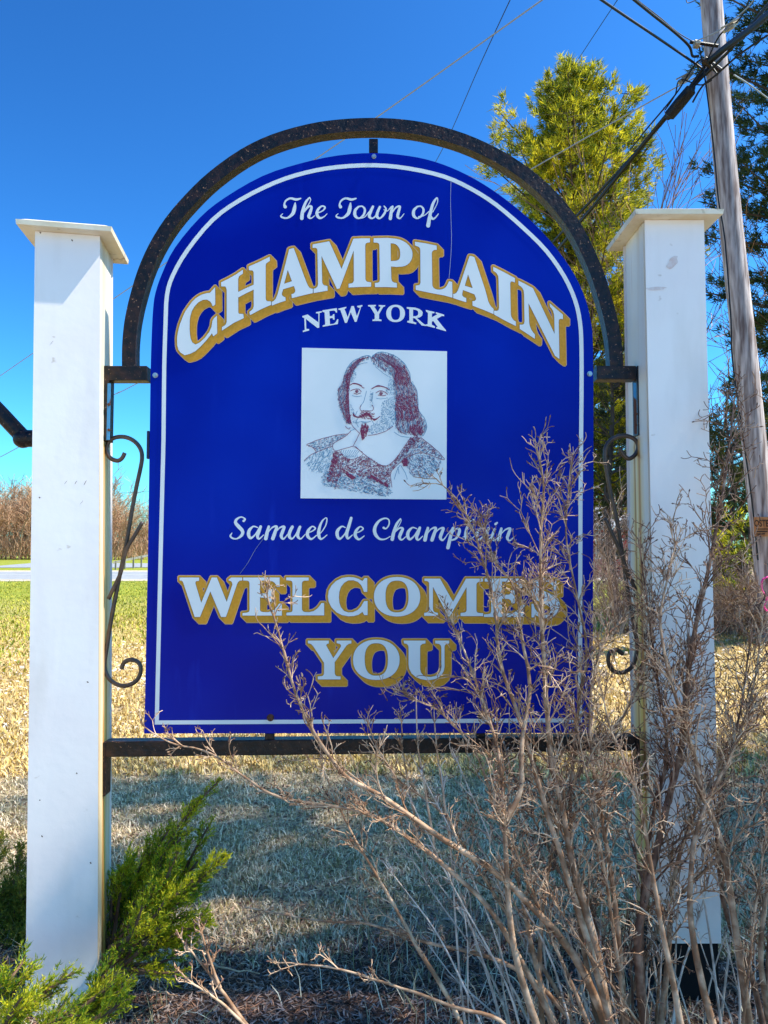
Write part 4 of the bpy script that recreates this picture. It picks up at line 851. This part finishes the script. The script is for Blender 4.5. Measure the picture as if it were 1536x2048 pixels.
# added pines out of view, crowns thinned to cast broken shade on sign and lawn
for k,(x,y,H,sd) in enumerate([(6.4,.1,12.0,72),(6.7,1.35,12.6,73),(9.2,.6,14.0,74)]):
    conifer('pine_tree', (x,y,0), H, [(0,1.9),(.4,2.0),(.8,1.6),(.95,.8),(1,.2)], sd, M['pine_d'], ['added shade pine out of view, level with the shrub on the right','added shade pine out of view, level with the sign on the right','taller added shade pine out of view, behind the other two on the right'][k], whorl=.42, nlimb=8, tuft_n=9, needle=.26, nw=.040, tuft_gap=.40, z0=.6, upsweep=.25)

# ------------------------------------------------------------------ grass, litter, mulch
def scatter(n, Dlo, Dhi, r, margin=1.25, pw=1.0):
    D = Dlo*(Dhi/Dlo)**(r.uniform(0,1,n)**pw); u = r.uniform(-.512*margin,.512*margin,n); return u*D, D+CAMY
def blades(name, n, Dlo, Dhi, L, W, mt, seed, lab, tilt=.9, ymin=None, pw=1.0, mask=None, lift=0.0):
    r = np.random.default_rng(seed); x, y = scatter(n, Dlo, Dhi, r, pw=pw)
    k = np.ones(n,bool)
    if mask is not None: k = mask(x,y,r)
    x, y = x[k], y[k]; n = len(x)
    base = np.stack([x,y,ground_h(x,y)+lift],1); a = r.uniform(0,2*PI,n); t = np.abs(r.normal(0,tilt,n))
    d = np.stack([np.cos(a)*np.sin(t), np.sin(a)*np.sin(t), np.abs(np.cos(t))+.08],1)
    Ls = L*r.uniform(.4,1.3,n); Ws = W*r.uniform(.6,1.4,n); s = np.stack([-np.sin(a),np.cos(a),np.zeros(n)],1)
    s = s+r.normal(0,.3,(n,3)); mid = base+d*(Ls*.55)[:,None]; tip = mid+(d+np.stack([np.cos(a),np.sin(a),-.5*np.ones(n)],1)*.55)*(Ls*.5)[:,None]
    V = np.stack([base-s*Ws[:,None]*.5, base+s*Ws[:,None]*.5, mid+s*Ws[:,None]*.4, mid-s*Ws[:,None]*.4, tip],1).reshape(-1,3)
    i = np.arange(n)[:,None]*5; Fs = np.concatenate([i+np.array([0,1,2]), i+np.array([0,2,3]), i+np.array([3,2,4])],0)
    return tag(mesh(name, V, Fs, mt), lab, 'grass', kind='stuff')
M['grass_s'] = mat('frosty_lawn_blades', (.32,.26,.11), (.95,.74,.50), rough=.8, scale=3.2, detail=5, island=.8, contrast=(.25,.75))
M['grass_dry'] = mat('dry_lawn_blades', (.42,.27,.06), (.86,.62,.26), rough=.8, scale=1.2, island=.6, contrast=(.25,.75))
M['grass_green'] = mat('green_lawn_blades', (.13,.20,.012), (.50,.42,.05), rough=.8, scale=.5, island=.5, contrast=(.25,.75))
lawn = lambda x,y,r: (y > .28+.22*np.sin(x*3.1+1)+.12*np.sin(x*7.7)+r.normal(0,.10,len(x)))
blades('grass', 170000, 2.75, 6.6, .030, .0046, M['grass_s'], 1, 'short shaded lawn grass mixed green and straw behind the mulch bed', tilt=1.05, mask=lambda x,y,r: lawn(x,y,r)&(np.sin(x*5.1+np.sin(y*4.3)*2)+np.sin(y*7.7+x*2.1)+r.normal(0,.9,len(x))>-1.1))
blades('grass', 110000, 5.0, 17, .050, .010, M['grass_dry'], 2, 'sunlit straw coloured dry lawn grass', tilt=.8)
blades('grass', 90000, 7.5, 36, .075, .020, M['grass_green'], 3, 'greener grass further back towards the road', tilt=.7, mask=lambda x,y,r: y+1.6*np.sin(x*.9+1)+1.2*np.sin(x*2.3+y)+r.normal(0,2.6,len(x))>11.5)
def leaves(name, n, Dlo, Dhi, S, mt, seed, lab, mask=None, cat='leaf litter', thick=.35, tilt=.35, asp=.5):
    r = np.random.default_rng(seed); x, y = scatter(n, Dlo, Dhi, r); k = np.ones(n,bool)
    if mask is not None: k = mask(x,y,r)
    x, y = x[k], y[k]; n = len(x); c = np.stack([x,y,ground_h(x,y)+S*r.uniform(.1,.7,n)],1)
    nrm = r.normal(0,tilt,(n,3)); nrm[:,2] = 1; D, u, v = orth(nrm); a = r.uniform(0,2*PI,(n,1)); e1 = u*np.cos(a)+v*np.sin(a); e2 = np.cross(D,e1)
    Ls = (S*r.uniform(.5,1.3,n))[:,None]; Ws = Ls*asp*r.uniform(.5,1.2,(n,1)); up = D*Ls*thick*r.uniform(-.6,.6,(n,1))
    V = np.stack([c-e1*Ls, c-e2*Ws+up, c+e1*Ls, c+e2*Ws+up],1).reshape(-1,3); i = np.arange(n)[:,None]*4
    return tag(mesh(name, V, np.concatenate([i+np.array([0,1,2]), i+np.array([0,2,3])],0), mt), lab, cat, kind='stuff')
M['leaf'] = mat('dead_leaves', (.12,.06,.035), (.55,.36,.24), rough=.7, scale=3, island=.8, contrast=(.2,.8))
M['leaf_p'] = mat('pale_dead_leaves', (.40,.28,.18), (.80,.70,.58), rough=.7, scale=2, island=.8, contrast=(.2,.8))
M['chip'] = mat('mulch_chips', (.045,.028,.022), (.38,.28,.23), rough=.45, scale=6, island=.85, contrast=(.25,.8), spec=.5)
M['chip_r'] = mat('rusty_needles', (.20,.08,.045), (.60,.32,.19), rough=.7, scale=6, island=.8, contrast=(.2,.8))
leaves('leaf_litter', 26000, 2.9, 6.0, .012, M['leaf'], 5, 'small dark dead leaves lying in the shaded lawn', mask=lawn)
leaves('leaf_litter', 12000, 6, 13, .036, M['leaf_p'], 6, 'bleached dead leaves and debris drifted beyond the lawn on both sides', mask=lambda x,y,r: (np.abs(x/(y+2.6)) > .27)&(y+r.normal(0,1,len(x))>4.6)&(y+r.normal(0,1,len(x))<9.5))
bed = lambda x,y,r: (y < .42+.22*np.sin(x*3.1+1)+.12*np.sin(x*7.7)+r.normal(0,.08,len(x)))
leaves('mulch', 46000, 1.5, 3.5, .016, M['chip'], 7, 'dark shredded bark mulch covering the bed under the shrub', mask=bed, cat='mulch', asp=.22, tilt=.5)
leaves('fallen_needles', 24000, 1.7, 3.4, .022, M['chip_r'], 8, 'reddish fallen needles strewn along the edge of the mulch bed', mask=lambda x,y,r: (np.abs(y-.12-.2*np.sin(x*3.1+1)+r.normal(0,.22,len(x)))<.30), cat='fallen needles', asp=.06, tilt=.3, thick=.1)
M['straw'] = mat('bed_straw', (.28,.25,.12), (.78,.70,.52), rough=.7, scale=2, island=.8, contrast=(.2,.8))
blades('grass', 9000, 1.5, 3.1, .11, .0028, M['straw'], 9, 'thin dry grass growing through the mulch', tilt=.8, mask=lambda x,y,r: np.sin(x*4+y*3)+r.normal(0,.6,len(x))>.2)

rs = np.random.default_rng(17)
for k,(u0,v0,u1,v1) in enumerate([(420,1925,520,1950),(560,1700,610,1672),(720,1820,850,1806),(300,1975,352,1990)]):
    def onground(u,v):
        a_=(u-768)/F; b_=(1024-v)/F; d_=np.array([a_,cp-b_*sp,sp+b_*cp]); t_=(.03-CAMZ)/d_[2]; return np.array([t_*d_[0],CAMY+t_*d_[1],.03])
    a_, b_ = onground(u0,v0), onground(u1,v1); pts = [a_+(b_-a_)*t+rs.normal(0,.006,3)*np.array([1,1,.3]) for t in np.linspace(0,1,6)]
    m = MB(); m.tube(pts, np.linspace(.004,.002,6), 6)
    tag(m.build('stick', M['bark'], smooth=True), ['dry stick lying in the mulch right of the juniper','short dry stick lying in the shaded lawn','long pale stick lying at the lawn edge','short stick lying at the foot of the juniper'][k], 'stick', 'fallen sticks')
# ------------------------------------------------------------------ juniper
def juniper(label, plumes, seed, fol=1.0, fm=None):
    """plumes: list of (list of (u,v,Y) spine points, half width in m)"""
    r = np.random.default_rng(seed); p0 = P(plumes[0][0][0][0], plumes[0][0][0][1], plumes[0][0][0][2]); root = empty('juniper', (p0[0],p0[1],0), label, 'juniper', 'junipers in the bed')
    wood = MB(); B, Dd, Ls = [], [], []
    full = []
    for sp_, hw in plumes:
        full.append((sp_,hw))
        for c_ in range(2):
            o = r.normal(0,10,2); o2 = r.normal(0,20,2); dY = r.normal(0,.05); nq = len(sp_); k_ = r.uniform(.72,.95)
            full.append(([(sp_[0][0]+(q[0]-sp_[0][0])*k_+o[0]+o2[0]*i/nq, sp_[0][1]+(q[1]-sp_[0][1])*k_+o[1]+o2[1]*i/nq, q[2]+dY*i/nq) for i,q in enumerate(sp_)], hw*.9))
    for spine, hw in full:
        S = np.array(smooth_path([P(*q) for q in spine], 5)); n = len(S); T = np.gradient(S, axis=0); T /= np.linalg.norm(T,axis=1,keepdims=True)
        wood.tube(S, [.008*(1-.8*i/(n-1))+.0012 for i in range(n)], 5, cap=False)
        length = np.linalg.norm(np.diff(S,axis=0),axis=1).sum(); k = int(length/.0062)
        for j in range(k):
            t = r.uniform(.0,1); i = t*(n-1); i0 = min(int(i),n-2); q = S[i0]+(S[i0+1]-S[i0])*(i-i0); tt = T[i0]
            D, u, v = orth(tt[None]); a = r.uniform(0,2*PI); sd = u[0]*math.cos(a)+v[0]*math.sin(a)
            env = math.sin(min(t*1.25+.22,1.57)*1.0)*(1-max(0,(t-.55)/.45)**1.4*.88)
            L = hw*env*r.uniform(.5,1.15)
            d = tt*.95+sd*r.uniform(.45,.85)+np.array([0,0,.18]); d /= np.linalg.norm(d)
            ns = 4; pts = [q]; dd = d.copy()
            for s in range(ns):
                dd = dd+tt*.10+r.normal(0,.05,3); dd/=np.linalg.norm(dd); pts.append(pts[-1]+dd*L/ns)
            if j%3==0: wood.tube(pts, [.0022,.0018,.0014,.001,.0007], 3, cap=False)
            # secondary sprigs, scale-leaf bundles
            m2 = max(4,int(L/.0065))
            f = r.uniform(.08,1,m2)**.8*ns; fi = np.minimum(f.astype(int),ns-1); Pp = np.array(pts)
            bq = Pp[fi]+(Pp[fi+1]-Pp[fi])*(f-fi)[:,None]
            D2,u2,v2 = orth(dd[None]); an = r.uniform(0,2*PI,m2); sg = u2[0][None]*np.cos(an)[:,None]+v2[0][None]*np.sin(an)[:,None]
            d3 = dd[None]*1.0+sg*r.uniform(.35,.8,(m2,1)); d3/=np.linalg.norm(d3,axis=1,keepdims=True); l3 = np.minimum(.030,L*.4)*r.uniform(.5,1.2,m2)
            for w_ in range(3):   # needles along each sprig
                bb = bq+d3*(l3*w_/4)[:,None]; nd = d3*1.3+r.normal(0,.42,(m2,3))
                B.append(bb); Dd.append(nd); Ls.append(l3*.42*(1.15-.12*w_)+.006)
    B, Dd, Ls = np.concatenate(B), np.concatenate(Dd), np.concatenate(Ls)
    V, Fs = slivers(B, Dd, Ls, .0042*fol, r)
    mesh('foliage', V, Fs, fm or M['juniper'], root); wood.build('stems', M['junwood'], root)
    return root
jY = .10
pl = [([(215,1930,.05),(270,1850,.02),(330,1720,0),(385,1620,0),(440,1560,.0)],.085), ([(225,1900,0),(280,1830,-.02),(330,1760,-.05),(358,1700,-.05)],.11),
      ([(230,1905,-.05),(300,1860,-.08),(380,1780,-.1),(450,1712,-.1)],.12), ([(235,1915,-.05),(310,1890,-.1),(370,1860,-.12),(418,1842,-.12)],.11),
      ([(225,1880,.1),(265,1800,.12),(300,1720,.12),(345,1650,.1)],.12), ([(220,1900,.05),(240,1820,.1),(262,1770,.1),(290,1715,.1)],.12), ([(225,1920,-.02),(290,1900,-.06),(330,1880,-.06),(380,1890,-.06)],.10),
      ([(222,1900,.05),(232,1840,.06),(240,1790,.06),(245,1745,.06)],.11), ([(300,1840,.05),(350,1780,.08),(390,1700,.08),(425,1640,.08)],.10), ([(230,1935,-.1),(270,1930,-.12),(320,1925,-.12),(365,1905,-.12)],.09), ([(235,1890,.0),(290,1820,.0),(340,1790,.0),(395,1770,0)],.12), ([(225,1935,-.1),(255,1910,-.14),(300,1850,-.16),(330,1800,-.16)],.10)]
juniper('bright green juniper with a golden tip leaning right beside the left post', pl, 51)
pl2 = [([(-20,2120,-.55),(40,2040,-.5),(90,1985,-.45),(150,1945,-.42)],.11), ([(60,2110,-.55),(110,2050,-.5),(170,2010,-.45),(235,1960,-.42)],.11), ([(100,2120,-.5),(160,2070,-.5),(200,2030,-.48),(245,1995,-.46)],.10), ([(140,2100,-.45),(175,2030,-.4),(200,1970,-.38),(222,1905,-.36)],.08),
       ([(-60,2080,-.5),(-10,2010,-.45),(20,1960,-.45),(45,1925,-.4)],.11), ([(20,2120,-.6),(60,2080,-.6),(110,2040,-.58),(160,2030,-.55)],.10), ([(-40,2140,-.6),(0,2080,-.6),(30,2040,-.6),(60,2010,-.6)],.10),([(60,2140,-.65),(110,2110,-.65),(150,2080,-.62),(200,2070,-.6)],.10)]
juniper('low feathery juniper in the lower left corner before the left post', pl2, 52)
pl3 = [([(-60,1960,.5),(-10,1860,.5),(20,1790,.5),(42,1690,.5)],.15), ([(-40,1990,.4),(10,1900,.4),(40,1820,.4),(60,1740,.4)],.15), ([(-90,1950,.5),(-50,1830,.5),(-20,1740,.5),(-5,1680,.5)],.15), ([(-60,2010,.35),(-10,1950,.35),(30,1890,.35),(70,1850,.35)],.14), ([(-100,1990,.4),(-50,1900,.4),(-20,1830,.4),(10,1780,.4)],.15), ([(0,1990,.3),(30,1930,.3),(60,1880,.3),(75,1830,.3)],.12)]
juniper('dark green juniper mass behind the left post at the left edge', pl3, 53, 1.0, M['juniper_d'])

# ------------------------------------------------------------------ bare shrub
class Shrub:
    def __init__(s, label, loc, seed, group):
        s.root = empty('bare_shrub', loc, label, 'shrub', group); s.r = np.random.default_rng(seed)
    def stem(s, pts, r0, r1, start=.3, dens=1.0, dark=None, tl=.16, end_dense=1.0, levels=2):
        r = s.r; S = np.array(smooth_path(pts, 5)); S = S+np.cumsum(r.normal(0,.0008,S.shape),0); n = len(S); seg = np.linalg.norm(np.diff(S,axis=0),axis=1); Ltot = seg.sum(); cum = np.r_[0,np.cumsum(seg)]/Ltot
        m = MB(); radii = np.array([r0+(r1-r0)*t**.8 for t in cum])
        # swollen nodes
        nn = int(Ltot/.060*dens)+1; nodes = np.sort((np.arange(nn)+r.uniform(-.2,.2,nn)+.5)/nn)
        m.tube(S, radii, 7, cap=False); bud = MB()
        def at(t):
            i = min(np.searchsorted(cum,t,'right')-1, n-2); f = (t-cum[i])/(cum[i+1]-cum[i]); return S[i]+(S[i+1]-S[i])*f, (S[i+1]-S[i])/seg[i]
        az = r.uniform(0,PI)
        for t in nodes:
            q, d = at(t); rad = r0+(r1-r0)*t**.8
            if t < start: continue
            az += PI/2+r.normal(0,.25); D,u,v = orth(d[None])
            for k in range(2 if t < .45 else 4):
                if r.uniform() > .66: continue
                a = az+k*PI+(.6 if k>1 else 0); sd = u[0]*math.cos(a)+v[0]*math.sin(a)
                L = tl*r.uniform(.45,1.25)*(1-.45*t); s.twig(m, bud, q, d*r.uniform(.9,1.3)+sd*r.uniform(.45,.8), L, max(rad*.40,.0017), 0, levels)
        q, d = at(.999)
        for k in range(3): s.twig(m, bud, q, d+r.normal(0,.35,3), tl*.35*r.uniform(.6,1.1), max(r1*.8,.0013), 1, levels)
        o = m.build('branch', dark or M['bark'], s.root, smooth=True)
        if bud.V: tag(bud.build('seed_heads', M['bud'], o), kind='stuff')
    def twig(s, m, bud, p, d, L, rad, lev, levels):
        r = s.r; d = d/np.linalg.norm(d); n = 4; pts = [p]; dd = d
        cv = r.normal(0,.15,3)+np.array([0,0,.10])
        for i in range(n):
            dd = dd+cv+r.normal(0,.06,3); dd = dd/np.linalg.norm(dd); pts.append(pts[-1]+dd*L/n)
        m.tube(pts, [max(rad*(1-.16*i),.00125) for i in range(n+1)], 4 if lev==0 else 3, cap=False)
        if lev >= levels:
            if r.uniform() < .14:
                q = pts[-1]; bud.tube([q-dd*.002,q+dd*.003,q+dd*.008],[.0012,.0024,.0006],4,cap=False)
            return
        for j in ((1,2,4) if L > .06 else (2,4)):
            q = pts[j]; D,u,v = orth(dd[None]); a = r.uniform(0,2*PI)
            for k in range(2):
                if r.uniform() < .25: continue
                sd = u[0]*math.cos(a+k*PI)+v[0]*math.sin(a+k*PI)
                s.twig(m, bud, q, dd*r.uniform(.8,1.3)+sd*r.uniform(.5,1.0), L*r.uniform(.28,.58), max(rad*.66,.0013), lev+1, levels)
        if r.uniform() < .10:
            q = pts[-1]
            for k in range(4):
                e = r.normal(0,1,3); e/=np.linalg.norm(e); bud.tube([q,q+e*.006],[.0014,.0007],3,cap=False)
def pp(lst, Y0, Y1):
    n = len(lst); return [P(u,v,Y0+(Y1-Y0)*i/(n-1)) for i,(u,v) in enumerate(lst)]
GS = 'bare shrubs in the bed'
M['whip'] = mat('grey_whip_bark', (.34,.25,.19), (.74,.64,.54), rough=.75, scale=25, bump=.0006, bscale=200, island=.5)
A = Shrub('big leafless shrub with tall twiggy stems spreading across the lower right of the sign', (.75,-.55,0), 81, GS)
A.stem(pp([(1235,2140),(1190,1900),(1150,1750),(1120,1600),(1100,1500),(1085,1300),(1080,1100),(1085,980),(1072,900)],-.55,-.38),.0135,.0026,start=.22,tl=.19)
A.stem(pp([(1240,2120),(1170,1950),(1110,1860),(1000,1750),(890,1680),(760,1590),(690,1550),(640,1480),(590,1380),(555,1260),(535,1195)],-.55,-.62),.0135,.0022,start=.35,tl=.15,dens=.7)
A.stem(pp([(1150,2120),(1000,1850),(900,1740),(810,1670),(720,1620),(600,1600),(540,1580),(480,1540),(420,1500),(340,1480),(290,1452)],-.6,-.35),.0095,.0018,start=.3,tl=.11,dens=.6)
A.stem(pp([(1200,2120),(1100,1990),(1000,1925),(860,1890),(740,1855),(640,1850),(560,1835),(495,1825)],-.5,-.30),.0085,.002,start=.3,tl=.10,dens=.5)
A.stem(pp([(1240,2120),(1180,1900),(1130,1740),(1090,1620),(1040,1450),(1000,1330),(985,1200),(960,1100),(920,1010),(870,960)],-.6,-.35),.0115,.0018,start=.3,tl=.13)
A.stem(pp([(1255,2120),(1235,1850),(1205,1650),(1180,1480),(1185,1350),(1215,1270),(1250,1240)],-.5,-.3),.0105,.002,start=.3,tl=.17)
A.stem(pp([(1100,2120),(1030,1900),(1010,1650),(1000,1500),(960,1380),(930,1290),(900,1230)],-.65,-.4),.0115,.002,start=.3,tl=.16)
A.stem(pp([(1010,1640),(1040,1580),(1045,1480),(1060,1380),(1045,1280),(1030,1180),(990,1120),(965,1040)],-.60,-.35),.0085,.0018,start=.15,tl=.13)
A.stem(pp([(1090,2130),(1080,1900),(1105,1700),(1150,1560),(1240,1440),(1290,1330),(1300,1250)],-.45,-.25),.009,.002,start=.3,tl=.16)
A.stem(pp([(960,2140),(900,2000),(840,1900),(770,1780),(700,1660),(660,1575),(640,1530)],-.6,-.4),.0080,.002,start=.3,tl=.12,dens=.7)
A.stem(pp([(1180,2130),(1120,1990),(1030,1850),(960,1740),(880,1620),(800,1560),(760,1500),(735,1440)],-.4,-.2),.008,.002,start=.3,tl=.13,dens=.7)
A.stem(pp([(1060,2120),(1000,2040),(900,2010),(800,1975),(680,1940),(600,1928),(560,1925)],-.7,-.6),.006,.0018,start=.35,tl=.09,dens=.5)
A.stem(pp([(1210,2120),(1160,1850),(1140,1650),(1150,1450),(1170,1300),(1150,1180),(1130,1060),(1140,930)],-.35,-.22),.0095,.0018,start=.3,tl=.17)
A.stem(pp([(1120,2130),(1060,1880),(1020,1700),(980,1600),(940,1500),(870,1420),(800,1390)],-.5,-.3),.009,.002,start=.3,tl=.15)
for u in (803,835,868):
    A.stem(pp([(u+35,1700),(u+20,1600),(u+4,1500),(u,1390+abs(u-835))],-.45,-.35),.0042,.0016,start=.6,tl=.05,dens=.7)
Bs = Shrub('leafless shrub with tall dark twiggy stems in front of the right post', (1.05,-.5,0), 82, GS)
Bs.stem(pp([(1300,2140),(1275,1900),(1290,1800),(1330,1630),(1365,1500),(1385,1300),(1425,1120),(1450,980),(1468,850),(1475,790)],-.5,-.2),.0150,.0026,start=.22,tl=.21,dark=M['bark_d'])
Bs.stem(pp([(1510,2130),(1480,1900),(1450,1700),(1415,1600),(1390,1500),(1350,1370),(1330,1250),(1345,1150),(1365,1080)],-.55,-.3),.0125,.0022,start=.25,tl=.19)
Bs.stem(pp([(1450,2130),(1400,1950),(1380,1800),(1400,1650),(1470,1500),(1510,1380),(1530,1250)],-.6,-.35),.0115,.002,start=.3,tl=.18)
Bs.stem(pp([(1310,2130),(1330,1950),(1340,1780),(1375,1650),(1430,1540),(1500,1440),(1560,1350)],-.45,-.2),.011,.002,start=.3,tl=.18)
Bs.stem(pp([(1290,2130),(1280,1850),(1300,1650),(1330,1500),(1310,1350),(1290,1200),(1275,1080)],-.4,-.25),.010,.002,start=.3,tl=.17,dark=M['bark_d'])
Bs.stem(pp([(1380,2130),(1330,1880),(1300,1700),(1270,1560),(1230,1470),(1210,1380)],-.65,-.5),.010,.002,start=.3,tl=.16)
Bs.stem(pp([(1560,2120),(1520,1930),(1540,1750),(1580,1600)],-.5,-.4),.011,.003,start=.3,tl=.17)
Bs.stem(pp([(1540,2120),(1500,1950),(1450,1830),(1430,1700),(1440,1560),(1480,1400),(1500,1230)],-.4,-.2),.010,.002,start=.3,tl=.18,dark=M['bark_d'])
r = np.random.default_rng(99)
for i in range(24):
    S_h = A if i%2 else Bs; cx = r.uniform(.25,1.35) if S_h is A else r.uniform(.65,1.45); y0 = r.uniform(-.8,-.15)
    lean = (cx-.85)*.8+r.normal(0,.28); L = r.uniform(.45,1.15); p = np.array([cx,y0,-.02]); 
    pts = [p, p+np.array([lean*.28*L,r.normal(0,.03),L*.36]), p+np.array([lean*.62*L,r.normal(0,.05),L*.68]), p+np.array([lean*.95*L,r.normal(0,.07),L])]
    S_h.stem(pts, r.uniform(.0045,.009), .0016, start=.3, tl=.12, dens=.8, dark=[None,M['bark_d']][i%3==0])
for i in range(46):
    S_h = A if i < 30 else Bs; u0 = r.uniform(930,1330) if i < 30 else r.uniform(1300,1540); ln = r.uniform(-330,60) if i < 30 else r.uniform(-120,140)
    h = r.uniform(250,640); Y0 = r.uniform(-.6,-.2); q_ = [(u0,2150),(u0+ln*.22+r.normal(0,6),2150-h*.36),(u0+ln*.58+r.normal(0,8),2150-h*.72),(u0+ln+r.normal(0,10),2150-h*r.uniform(.98,1.1))]
    S_h.stem(pp(q_,Y0,Y0+r.uniform(0,.2)), r.uniform(.0026,.0048), .0014, start=.55, tl=.07, dens=.6, dark=M['whip'], levels=1)
Cs = Shrub('small pale leafless seedling beside the juniper at the bottom', tuple(P(510,2060,-.72)*np.array([1,1,0])), 83, GS)
Cs.stem(pp([(512,2075),(450,1990),(405,1930),(365,1882)],-.72,-.70),.0062,.0022,start=.4,tl=.07,dens=.8)
Cs.stem(pp([(440,1975),(415,1900),(400,1850)],-.715,-.70),.0045,.002,start=.3,tl=.06,dens=.8)
Cs.stem(pp([(500,2060),(450,2010),(400,1975),(365,1945)],-.72,-.75),.0040,.002,start=.3,tl=.06,dens=.8)
